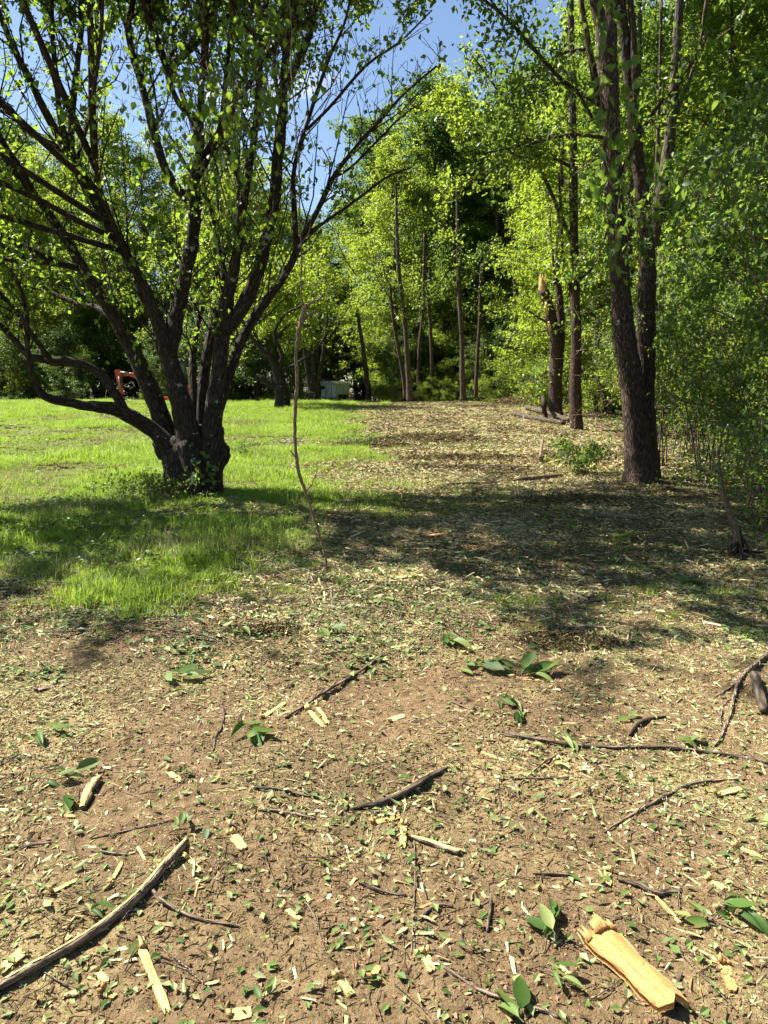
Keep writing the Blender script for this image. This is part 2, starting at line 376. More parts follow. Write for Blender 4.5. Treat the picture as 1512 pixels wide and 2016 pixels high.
# ------------------------------------------------------------------ geometry-node scatter
def scatter(name, protos, Pn, rot, sc, mat_slot=None, parent=None, **props):
    col = bpy.data.collections.new(name + '_sources')
    for o in protos: col.objects.link(o)
    me = bpy.data.meshes.new(name); me.vertices.add(len(Pn)); me.vertices.foreach_set('co', Pn.astype(np.float32).ravel())
    a = me.attributes.new('rot', 'FLOAT_VECTOR', 'POINT'); a.data.foreach_set('vector', rot.astype(np.float32).ravel())
    a = me.attributes.new('sc', 'FLOAT', 'POINT'); a.data.foreach_set('value', sc.astype(np.float32))
    a = me.attributes.new('pick', 'INT', 'POINT'); a.data.foreach_set('value', rng.integers(0, len(protos), len(Pn)).astype(np.int32))
    t = bpy.data.node_groups.new(name, 'GeometryNodeTree')
    t.interface.new_socket('Geometry', in_out='INPUT', socket_type='NodeSocketGeometry'); t.interface.new_socket('Geometry', in_out='OUTPUT', socket_type='NodeSocketGeometry')
    gi = t.nodes.new('NodeGroupInput'); go = t.nodes.new('NodeGroupOutput'); ip = t.nodes.new('GeometryNodeInstanceOnPoints')
    ci = t.nodes.new('GeometryNodeCollectionInfo'); ci.inputs[0].default_value = col; ci.inputs[1].default_value = True; ci.inputs[2].default_value = True
    def na(nm, ty):
        q = t.nodes.new('GeometryNodeInputNamedAttribute'); q.data_type = ty; q.inputs[0].default_value = nm; return q.outputs[0]
    ip.inputs['Pick Instance'].default_value = True
    t.links.new(gi.outputs[0], ip.inputs['Points']); t.links.new(ci.outputs[0], ip.inputs['Instance'])
    t.links.new(na('pick', 'INT'), ip.inputs['Instance Index']); t.links.new(na('rot', 'FLOAT_VECTOR'), ip.inputs['Rotation']); t.links.new(na('sc', 'FLOAT'), ip.inputs['Scale'])
    t.links.new(ip.outputs[0], go.inputs[0])
    o = put(name, me, parent=parent, **props); md = o.modifiers.new('scatter', 'NODES'); md.node_group = t
    return o

# grass
def grass_proto(k, nb, rad, h0, h1, wd, droop=.5):
    g = Geo(); r_ = np.random.default_rng(100 + k)
    a = r_.random(nb) * 6.28; q = np.sqrt(r_.random(nb)) * rad
    base = np.stack([np.cos(a) * q, np.sin(a) * q, np.zeros(nb) - .01], 1)
    h = r_.uniform(h0, h1, nb)[:, None]; d = r_.random(nb) * 6.28; ld = np.stack([np.cos(d), np.sin(d), 0 * d], 1)
    ln = r_.uniform(.1, droop, nb)[:, None] * h
    sd_ = np.stack([-np.sin(d), np.cos(d), 0 * d], 1) * wd
    up = np.array([[0, 0, 1.]])
    v = np.stack([base - sd_, base + sd_, base + up * h * .55 + ld * ln * .35 + sd_ * .8, base + up * h * .55 + ld * ln * .35 - sd_ * .8, base + up * h * (1 - .25 * droop) + ld * ln * 1.1], 1)
    b = np.arange(nb)[:, None] * 5
    g.add(v.reshape(-1, 3), [b + np.array([[0, 1, 2, 3]]), b + np.array([[3, 2, 4]])], np.repeat(r_.random(nb), 5))
    return bpy.data.objects.new('grass_tuft', g.mesh('grass_tuft', M['grass']))
tufts = [grass_proto(0, 60, .16, .04, .10, .0028), grass_proto(1, 60, .18, .05, .13, .003), grass_proto(2, 45, .14, .08, .22, .003, .9), grass_proto(3, 70, .2, .03, .07, .0028)]
def sample_lawn(n, y0, y1, wfun, xl=None, xr=None, pw=1.0):
    y = y0 + (y1 - y0) * rng.random(n * 3) ** pw; e = .56 * y + 1.0
    lo = -e if xl is None else np.maximum(-e, xl); hi = e if xr is None else np.minimum(e, xr)
    x = lo + (hi - lo) * rng.random(n * 3); wt = wfun(x, y) * (hi - lo) / (2 * e)
    k = (rng.random(n * 3) < wt); x, y = x[k][:n], y[k][:n]
    return x, y
def grass_field(name, n, y0, y1, protos, s0, s1, wfun, pw, **kw):
    x, y = sample_lawn(n, y0, y1, wfun, pw=pw); z = H(x, y); k = len(x)
    wv = wfun(x, y)
    rot = np.stack([rng.normal(0, .1, k), rng.normal(0, .1, k), rng.random(k) * 6.28], 1)
    tall = .35 + 1.0 * fbm(x * .5, y * .5, 71, 3) + .55 * sst(.5, .7, fbm(x * 2.2, y * 2.2, 73, 3))
    return scatter(name, protos, np.stack([x, y, z], 1), rot, rng.uniform(s0, s1, k) * tall * (.5 + .5 * wv), **kw)
grass_field('lawn_grass', 42000, 5, 55, tufts, .7, 1.25, lambda x, y: lawn_w(x, y) * (.22 + .78 * sst(.36, .54, fbm(x * .35, y * .35 + 9, 77, 3))), 1.25, kind='stuff')
# sparse green weeds through the mulch towards the lawn
grass_field('sparse_grass', 8000, 4.2, 44, tufts[:2] + tufts[3:], .4, .8, lambda x, y: (1 - lawn_w(x, y)) * sst(4, 7, y) * np.clip(.35 + .35 * (1.2 - x / 2), .03, 1) * sst(.5, .62, fbm(x * .9, y * .6, 81, 3)) * (1 - wood_w(x, y)), 1.2, kind='stuff')

M['drygrass'] = leaf_mat('dry_grass_stalk', (.20, .17, .06), (.34, .30, .12), (.46, .42, .2), (.4, .38, .15), .3, .2, .6)
_g = M['grass']; M['grass'] = M['drygrass']; dry = [grass_proto(8, 14, .14, .08, .24, .0022, .7), grass_proto(9, 22, .16, .03, .12, .0025, 1.2)]; M['grass'] = _g
grass_field('dry_stalks', 7000, 4.6, 40, dry, .6, 1.2, lambda x, y: np.clip(lawn_w(x, y) + .15, 0, 1) * sst(.4, .6, fbm(x * .7, y * .7, 211, 3)) * (1 - wood_w(x, y)), 1.2, kind='stuff')
x, y = sample_lawn(16000, 4.8, 22, lambda x, y: lawn_w(x, y) * sst(.42, .6, fbm(x * 1.2, y * 1.2, 221, 3)), pw=1.2); a = rng.random(len(x)) * 6.28; g = Geo()
leaves_batch(g, np.stack([x, y, H(x, y) + .02 + rng.random(len(x)) * .09], 1), np.stack([np.cos(a), np.sin(a), rng.normal(.2, .3, len(x))], 1), unit(np.stack([rng.normal(0, .4, len(x)), rng.normal(0, .4, len(x)), np.ones(len(x))], 1)), rng.uniform(.02, .06, len(x)), .65)
put('lawn_weeds', g.mesh('lawn_weeds', M['leaf_mid']), kind='stuff')
# ------------------------------------------------------------------ litter pieces in one mesh each
def slivers(g, x, y, ln, wd, th, tint, lift=0.0, tilt=.22, r_=None):
    """elongated three-sided splinters with tapered ends lying on the ground (8 triangles each)"""
    r_ = r_ or rng; n = len(x); a = r_.random(n) * 6.28; tl = r_.normal(0, tilt, n)
    A = np.stack([np.cos(a) * np.cos(tl), np.sin(a) * np.cos(tl), np.sin(tl)], 1)
    S = unit(np.cross(np.array([[0, 0, 1.]]), A)); ro = r_.normal(0, .35, n)[:, None]; U = np.cross(A, S); S, U = S * np.cos(ro) + U * np.sin(ro), U * np.cos(ro) - S * np.sin(ro)
    C = np.stack([x, y, H(x, y) + lift + th * .5 + np.abs(np.sin(tl)) * ln * .3], 1)
    l, w_, t_ = ln[:, None] / 2, wd[:, None] / 2, th[:, None] / 2
    k = lambda s: r_.uniform(1 - s, 1 + s, (n, 1))
    v = np.stack([C - A * l * k(.15) - S * w_ * k(.5) * .7 - U * t_, C - A * l * k(.25) + S * w_ * k(.5) - U * t_, C - A * l * .8 * k(.2) + U * t_ + S * w_ * (k(.8) - 1),
                  C + A * l * k(.15) - S * w_ * k(.5) - U * t_, C + A * l * k(.25) + S * w_ * k(.5) * .7 - U * t_, C + A * l * .7 * k(.3) + U * t_ + S * w_ * (k(.8) - 1)], 1)
    b = np.arange(n)[:, None] * 6
    g.add(v.reshape(-1, 3), [b + np.array([[0, 1, 4, 3]]), b + np.array([[1, 2, 5, 4]]), b + np.array([[2, 0, 3, 5]]), b + np.array([[0, 2, 1]]), b + np.array([[3, 4, 5]])], np.repeat(tint, 6))
def flat_bits(g, x, y, ln, ratio, tint, lift=.004, tilt=.35):
    n = len(x); a = rng.random(n) * 6.28
    A = np.stack([np.cos(a), np.sin(a), rng.normal(0, tilt * .6, n)], 1); N = unit(np.stack([rng.normal(0, tilt, n), rng.normal(0, tilt, n), np.ones(n)], 1))
    C = np.stack([x, y, H(x, y) + lift + rng.random(n) * .01], 1)
    leaves_batch(g, C, A, N, ln, ratio, .1, tint)
def field(n, y0, y1, pw, wfun):
    return sample_lawn(n, y0, y1, wfun, pw=pw)
not_wood = lambda x, y: 1 - .6 * wood_w(x, y)
# fine straw-like shredded mulch: near, middle, far
g = Geo()
def mw(x, y): return cover(x, y) * (1 - .9 * lawn_w(x, y) * (1 - .6 * sst(.48, .62, fbm(x * 1.3, y * 1.3, 171, 3)))) * (1 - .7 * wood_w(x, y))
x, y = field(62000, 1.4, 7.5, .85, lambda x, y: mw(x, y) * (1 - sst(5, 7.5, y))); slivers(g, x, y, .008 + .045 * rng.random(len(x)) ** 1.6 * (.6 + y / 9), rng.uniform(.0018, .0055, len(x)) * (.7 + y / 10), rng.uniform(.001, .004, len(x)), rng.random(len(x)))
x, y = field(44000, 1.4, 4.8, .8, lambda x, y: .35 + .65 * cover(x, y)); slivers(g, x, y, rng.uniform(.004, .014, len(x)), rng.uniform(.001, .003, len(x)), rng.uniform(.001, .002, len(x)), rng.random(len(x)) * .9, tilt=.4)
x, y = field(78000, 3.8, 17, 1.1, lambda x, y: mw(x, y) * sst(3.8, 6, y)); slivers(g, x, y, (.012 + .0045 * y) * rng.uniform(.3, 1.35, len(x)), rng.uniform(.003, .007, len(x)) * (.5 + y / 9), rng.uniform(.002, .006, len(x)) * (.5 + y / 9), rng.random(len(x)), lift=.004, tilt=.35)
x, y = field(52000, 14, 48, 1.2, mw); slivers(g, x, y, rng.uniform(.04, .16, len(x)), rng.uniform(.009, .02, len(x)), rng.uniform(.008, .02, len(x)), rng.random(len(x)), lift=.01, tilt=.3)
_t = np.concatenate(g.T); _v = np.concatenate(g.V); g.T = [np.clip(_t * .8 + (fbm(_v[:, 0] * 1.4, _v[:, 1] * 1.1, 131, 4) - .5) * 1.5 - .02, 0, 1)]
put('shredded_mulch', g.mesh('shredded_mulch', M['mulch'], smooth=False), kind='stuff')
g = Geo()
x, y = field(6500, 1.45, 7, .8, lambda x, y: (.2 + .8 * cover(x, y)) * (1 - .8 * lawn_w(x, y)) * (.2 + .8 * sst(.38, .62, fbm(x * 2.5, y * 2.5, 191, 4)))); q = rng.random(len(x)) ** 2.6
slivers(g, x, y, .018 + .05 * q, rng.uniform(.005, .014, len(x)), rng.uniform(.002, .005, len(x)), rng.uniform(.2, 1, len(x)))
x, y = field(7000, 4.2, 18, 1.1, lambda x, y: mw(x, y) * sst(4, 6, y)); q = rng.random(len(x)) ** 3
slivers(g, x, y, .03 + .13 * q, rng.uniform(.006, .018, len(x)), rng.uniform(.004, .012, len(x)), rng.uniform(.2, .95, len(x)), lift=.01)
put('small_wood_chips', g.mesh('small_wood_chips', M['chip'], smooth=False), kind='stuff')
g = Geo()
x, y = field(15000, 1.45, 7, .9, lambda x, y: (.22 + .78 * cover(x, y)) * (1 - .5 * lawn_w(x, y))); q = rng.random(len(x)) ** 2
flat_bits(g, x, y, .010 + .03 * q, .6, rng.random(len(x)) ** .8)
x, y = field(15000, 4.5, 20, 1.1, lambda x, y: (.3 + .7 * sst(4, 7, y)) * (1 - .5 * lawn_w(x, y)) * (1 - .3 * wood_w(x, y)) * sst(.25, .6, fbm(x * .8, y * .8, 91, 3) + .06 * (x < -1))); q = rng.random(len(x)) ** 2
flat_bits(g, x, y, .025 + .05 * q, .6, rng.random(len(x)) * .85, lift=.01)
x, y = field(9000, 18, 46, 1.2, lambda x, y: mw(x, y)); flat_bits(g, x, y, rng.uniform(.05, .11, len(x)), .6, rng.random(len(x)) * .8, lift=.02)
x, y = field(9000, 3.9, 8, 1.0, lambda x, y: np.clip(.35 - x * .22 + 1.0 * (x > 2.2), .05, 1) * sst(.4, .6, fbm(x * 1.6, y * 1.6, 197, 3))); q = rng.random(len(x)) ** 1.5
flat_bits(g, x, y, .02 + .05 * q, .6, rng.random(len(x)) * .75, lift=.012)
put('leaf_fragments', g.mesh('leaf_fragments', M['leafbit'], smooth=False), kind='stuff')
# clods
g = Geo(); x, y = field(26000, 1.4, 5, .75, lambda x, y: (.35 + .65 * (1 - cover(x, y)) ** .5) * (.15 + .85 * sst(.4, .6, fbm(x * 3, y * 3, 181, 4)))); k = len(x); s = .002 + .007 * rng.random(k) ** 4
base = np.array([[1, 0, 0], [-1, 0, 0], [0, 1, 0], [0, -1, 0], [0, 0, .7], [0, 0, -.7]], float)
v = base[None] * rng.uniform(.6, 1.25, (k, 6, 1)) + rng.normal(0, .22, (k, 6, 3)); v = v * s[:, None, None] + np.stack([x, y, H(x, y) + s * .25], 1)[:, None]
b = np.arange(k)[:, None] * 6; F = [b + np.array([t_]) for t_ in ((0, 2, 4), (2, 1, 4), (1, 3, 4), (3, 0, 4), (2, 0, 5), (1, 2, 5), (3, 1, 5), (0, 3, 5))]
g.add(v.reshape(-1, 3), F, np.repeat(rng.random(k), 6)); put('soil_crumbs', g.mesh('soil_crumbs', M['clod'], smooth=False), kind='stuff')
# small twigs
def ground_twigs(g, n, y0, y1, l0, l1, r0, r1, wf, pw, tint=None):
    x, y = field(n, y0, y1, pw, wf); k = len(x); a = rng.random(k) * 6.28; l = l0 + (l1 - l0) * rng.random(k) ** 2
    dx, dy = np.cos(a) * l / 2, np.sin(a) * l / 2; bx, by = -np.sin(a) * l * rng.normal(0, .08, k), np.cos(a) * l * rng.normal(0, .08, k); r = rng.uniform(r0, r1, k)
    f = lambda xx, yy, e: np.stack([xx, yy, H(xx, yy) + r * .8 + e * l * .06], 1)
    tubes_batch(g, f(x - dx, y - dy, rng.random(k)), f(x + bx, y + by, rng.random(k)), f(x + dx, y + dy, rng.random(k)), r, r * .6, rng.random(k), 4)
g = Geo()
ground_twigs(g, 2200, 1.5, 6, .03, .26, .0009, .0026, lambda x, y: .5 + .5 * cover(x, y), .8)
ground_twigs(g, 4200, 4.5, 20, .08, .5, .002, .006, lambda x, y: (1 - .7 * lawn_w(x, y)), 1.1)
ground_twigs(g, 1600, 14, 46, .2, 1.0, .004, .012, lambda x, y: (1 - .9 * lawn_w(x, y)), 1.1)
put('twig_litter', g.mesh('twig_litter', M['bark_dry']), kind='stuff')
# dark leaf litter and green ground cover below the trees on the right and at the back
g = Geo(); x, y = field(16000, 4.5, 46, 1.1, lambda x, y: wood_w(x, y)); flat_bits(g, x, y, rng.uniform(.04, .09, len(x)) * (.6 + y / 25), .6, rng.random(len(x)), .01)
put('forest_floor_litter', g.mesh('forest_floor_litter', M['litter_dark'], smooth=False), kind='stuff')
g = Geo(); x, y = field(15000, 4.2, 30, 1.3, lambda x, y: sst(.1, .9, wood_w(x - .3, y)) * sst(.35, .6, fbm(x * .8, y * .8, 95, 3)))
C = np.stack([x, y, H(x, y) + rng.random(len(x)) * .22], 1); a = rng.random(len(x)) * 6.28
leaves_batch(g, C, np.stack([np.cos(a), np.sin(a), rng.normal(-.1, .3, len(x))], 1), unit(np.stack([rng.normal(0, .4, len(x)), rng.normal(0, .4, len(x)), np.ones(len(x))], 1)), rng.uniform(.035, .07, len(x)) * (.7 + y / 25), .7)
put('ground_cover', g.mesh('ground_cover', M['leaf_shrub']), kind='stuff')

# ------------------------------------------------------------------ tree growing
def rand_dir(r_, n):
    return unit(r_.normal(0, 1, (n, 3)))
def grow_tree(seed, Ht, tr, cb, cr, npri, nsec, nleaf, leafL, spread=.32, upness=.5, shape='round', stems=1, ratio=.6):
    """one tree at the origin: trunk mesh, branch mesh, leaf crown mesh"""
    r_ = np.random.default_rng(seed); gt, gb, gl = Geo(), Geo(), Geo()
    S0, S1, Wt = [], [], []
    for st in range(stems):
        lean = r_.normal(0, .05 if stems == 1 else .16, 2); off = r_.normal(0, .0 if stems == 1 else .25, 2)
        k = 8; t = np.linspace(0, 1, k); tp = np.stack([off[0] + lean[0] * Ht * t + np.cumsum(r_.normal(0, .012 * Ht, k)) * (t > 0), off[1] + lean[1] * Ht * t + np.cumsum(r_.normal(0, .012 * Ht, k)) * (t > 0), Ht * .95 * t - .25 * (t == 0)], 1)
        rr = tr / stems ** .5 * (1 - t) ** .75 + .02; rr[0] *= 1.35
        tube(gt, tp, rr, 8, 3, .06, r_=r_)
        for i in range(npri // stems):
            f = i / max(1, npri // stems - 1); tt = cb / Ht + (0.96 - cb / Ht) * (f + r_.normal(0, .03)); tt = min(max(tt, .05), .97)
            o = np.array([np.interp(tt, t, tp[:, c]) for c in range(3)]); az = i * 2.399 + r_.normal(0, .4)
            prof = {'round': math.sin(math.pi * min(1, max(.12, .25 + .75 * f))) ** .6, 'cone': 1.05 - .8 * f, 'dome': (1 - f ** 2.5) ** .5 + .1, 'top': .35 + .65 * math.sin(math.pi * min(1, .1 + f * .85))}[shape]
            ln = cr * prof * r_.uniform(.75, 1.15); el = R(10 + 60 * f * upness * 1.4 + r_.normal(0, 8))
            d = np.array([math.cos(az) * math.cos(el), math.sin(az) * math.cos(el), math.sin(el)])
            q = np.array([o, o + d * ln * .5 + [0, 0, ln * .05], o + d * ln + [0, 0, ln * .12 * (1 if f > .3 else -1)]]) ; br = max(.012, tr * .33 * (1 - tt) + .012)
            tube(gb, q, [br, br * .6, br * .2], 4, 2, r_=r_)
            for s in range(nsec):
                u = .25 + .75 * (s + r_.random()) / nsec; a = q[0] + (q[2] - q[0]) * u
                dd = unit(d * .6 + rand_dir(r_, 1)[0] * .9 + [0, 0, .15]); l2 = ln * r_.uniform(.25, .5)
                S0.append(a); S1.append(a + dd * l2); Wt.append(l2)
    S0, S1, Wt = np.array(S0), np.array(S1), np.array(Wt)
    tubes_batch(gb, S0, (S0 + S1) / 2 + r_.normal(0, .05, S0.shape), S1, np.full(len(S0), .012), np.full(len(S0), .004))
    # clumped leaves
    nc = max(1, nleaf // 14); si = r_.choice(len(S0), nc, p=Wt / Wt.sum()); u = r_.uniform(.2, 1.1, (nc, 1)); cc = S0[si] + (S1[si] - S0[si]) * u + r_.normal(0, spread * .6, (nc, 3)) * [1, 1, .7]
    ct = r_.random(nc); idx = np.repeat(np.arange(nc), 14); C = cc[idx] + r_.normal(0, spread * .45, (len(idx), 3)) * [1, 1, .5]
    out = unit((C - [0, 0, Ht * .4]) * [1, 1, .4]); A = unit(out * .5 + r_.normal(0, .6, C.shape) + [0, 0, -.35]); N = unit(r_.normal(0, .5, C.shape) + [0, 0, 1] + out * .2)
    leaves_batch(gl, C, A, N, leafL * r_.uniform(.6, 1.25, len(C)), ratio, .1, np.clip(ct[idx] * .6 + r_.random(len(C)) * .4, 0, 1), r_)
    return gt, gb, gl
def make_proto(name, bark, leaf, *a, **k):
    gt, gb, gl = grow_tree(*a, **k)
    return (name, gt.mesh('trunk', bark), gb.mesh('branches', bark), gl.mesh('crown', leaf))
PR = {
 'tall': make_proto('woodland_tree', M['bark_wood'], M['leaf_mid'], 1, 19, .2, 5.5, 3.6, 44, 7, 30000, .16, shape='round'),
 'tall2': make_proto('woodland_tree', M['bark_wood'], M['leaf_bright'], 2, 17, .17, 3.5, 3.4, 44, 7, 30000, .15, shape='round'),
 'broad': make_proto('woodland_tree', M['bark_wood'], M['leaf_bright'], 3, 13, .2, 1.6, 4.2, 42, 8, 30000, .15, shape='dome'),
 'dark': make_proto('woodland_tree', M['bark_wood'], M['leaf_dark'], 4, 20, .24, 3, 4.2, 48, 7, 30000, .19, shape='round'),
 'edge': make_proto('edge_tree', M['bark_wood'], M['leaf_bright'], 5, 9, .12, .5, 2.8, 36, 7, 26000, .12, shape='dome', stems=3),
 'thin': make_proto('woodland_tree', M['bark_wood'], M['leaf_mid'], 6, 16, .13, 6.5, 2.4, 30, 6, 15000, .15, shape='top'),
 'bush': make_proto('understory_bush', M['bark_twig'], M['leaf_mid'], 7, 3.6, .05, .1, 1.9, 30, 7, 15000, .085, .22, shape='dome', stems=5),
 'bush2': make_proto('understory_bush', M['bark_twig'], M['leaf_bright'], 8, 2.6, .04, .1, 1.5, 26, 7, 11000, .075, .2, shape='dome', stems=5),
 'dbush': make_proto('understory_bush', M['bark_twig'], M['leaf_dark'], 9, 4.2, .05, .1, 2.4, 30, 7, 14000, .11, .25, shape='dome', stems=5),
}
KIND = {'tall': ('tall mid green tree', 'tree'), 'tall2': ('tall yellow green tree', 'tree'), 'broad': ('broad bright green tree', 'tree'),
        'dark': ('tall dark green tree', 'tree'), 'edge': ('low bright green tree', 'tree'), 'thin': ('slender high crowned tree', 'tree'),
        'bush': ('mid green bush', 'bush'), 'bush2': ('small bright green bush', 'bush'), 'dbush': ('dark green bush', 'bush')}
LAND = [(-400, 'beyond the far left of the lawn'), (60, 'at the left end of the lawn'), (215, 'left of the red excavator arm'), (300, 'behind the red excavator arm'), (440, 'behind the dark multi-stem tree'),
        (560, 'behind the leaning lawn tree'), (625, 'just left of the pale trailer'), (690, 'behind the pale trailer'), (770, 'just right of the pale trailer'), (850, 'behind the two slanting trunks'),
        (960, 'behind the straight reddish trunk'), (1070, 'left of the snapped trunk'), (1140, 'behind the snapped trunk'), (1230, 'between snapped trunk and twin trunks'), (1310, 'behind the twin trunks'), (1420, 'right of the twin trunks'), (1520, 'at the right edge')]
used = {}
def plant(kind, x, y, s=1.0, rz=None, label=None):
    nm, mt, mb, ml = PR[kind]; z = float(H(x, y)); px, py, f = proj([x, y, z])
    rad = {'bush': 2.0, 'bush2': 1.6, 'dbush': 2.5, 'broad': 3.2, 'edge': 2.6}.get(kind, .4) * s * FPX / y
    if y < 65 and 625 - rad < px < 688 + rad and y > 44: return None
    if y < 56 and 225 - rad < px < 262 + rad: return None
    land = ([t for a, t in LAND if a <= px] or ['far out to the left of the lawn'])[-1]
    row = '' if y < 50 else ('front-row ' if y < 56 else 'second-row ' if y < 64 else 'back-row ')
    if px > 1560 or px < -60: land = 'beside the picture'
    lb = label or (row + KIND[kind][0] + ' ' + land)
    r = thing(nm, lb, KIND[kind][1], (x, y, z), 'trees and bushes of the woodland')
    r.rotation_euler = (0, 0, random.random() * 6.28 if rz is None else rz); r.scale = (s, s, s * random.uniform(.93, 1.1))
    put('trunk', mt, parent=r); put('branches', mb, parent=r); put('crown', ml, parent=r)
    return r

# ------------------------------------------------------------------ leaf parts
def leaf_template(name, mat, seed, ratio=.55, curl=.25, fold=.18):
    r_ = np.random.default_rng(seed); k = 6; t = np.linspace(0, 1, k); wd = ratio / 2 * np.sin(math.pi * t ** .8) ** .75 * (1 - .12 * t); wd[0] = wd[-1] = .004
    z = -curl * t ** 2; V = []
    for s in (-1, 0, 1):
        for i in range(k): V.append((t[i] + .0, s * wd[i], z[i] + abs(s) * wd[i] * fold * 2 + (.012 * math.sin(i * 2.2 + s) if s else 0)))
    V = np.array(V); F = []
    for r0 in (0, 1):
        for i in range(k - 1): F.append((r0 * k + i, (r0 + 1) * k + i, (r0 + 1) * k + i + 1, r0 * k + i + 1)[::-1])
    V = np.vstack([V, [[-.18, -.008, .03], [-.18, .008, .03], [.02, .008, 0], [.02, -.008, 0]]]); F.append((18, 19, 20, 21))
    g = Geo(); g.add(V, np.array(F), r_.random()); return g.mesh(name, mat)
LT = {k: [leaf_template('leaf', M[mt], s + 10 * i, ra, cu, fo) for i, (ra, cu, fo) in enumerate(v)] for s, (k, mt, v) in enumerate([
    ('pear', 'leaf_pear', [(.72, .15, .15), (.8, .3, .1), (.66, .05, .2)]),
    ('sprig', 'leaf_fallen', [(.46, .2, .12), (.38, .4, .3), (.44, .05, .1), (.32, .6, .45), (.5, -.15, .3), (.3, .25, .6)]),
    ('shrub', 'leaf_shrub', [(.58, .2, .1), (.62, .4, .1), (.52, .1, .2)]),
    ('vine', 'leaf_shrub', [(.6, .35, .12), (.55, .5, .15), (.66, .2, .1)])])}
def frame(A, N):
    A = unit(A); Wd = unit(np.cross(N, A)); N2 = np.cross(A, Wd); return np.stack([A, Wd, N2], -1)
def leaf_parts(kind, parent, C, A, N, Ln):
    Fm = frame(A, N); pl = Vector(parent.location)
    for i in range(len(C)):
        m4 = Matrix([[*(Fm[i][r] * Ln[i]), C[i][r] - pl[r]] for r in range(3)] + [[0, 0, 0, 1]])
        o = bpy.data.objects.new('leaf', random.choice(LT[kind])); COL.objects.link(o); o.parent = parent; o.matrix_local = m4

# ------------------------------------------------------------------ big multi-stem tree on the left
BP = G(372, 968); DP = BP[1]
pear = thing('multi_stem_tree', 'big dark multi-stem tree spreading from a short gnarled trunk on the lawn', 'tree', BP)
def trc(pts, d0):
    p = []; r = []
    for q in pts:
        d = d0 + (q[3] if len(q) > 3 else 0); p.append(P(q[0], q[1], d)); r.append(q[2] / 2 / FPX * PS(q[0], q[1], d))
    return np.array(p), np.array(r)
g = Geo()
for pts in ([(372, 990, 120), (372, 950, 92), (375, 900, 86), (380, 865, 80), (383, 835, 40)],
            [(410, 985, 60, -.05), (412, 940, 52, -.1), (418, 880, 50, -.1), (422, 840, 36, 0)], [(345, 985, 50, -.1), (345, 930, 40, -.1), (335, 880, 46, 0), (328, 855, 34, 0)],
            [(395, 980, 50, -.3), (385, 930, 40, -.28), (370, 870, 50, -.2)]):
    p, r = trc(pts, DP); tube(g, p, r, 20, 5, .10)
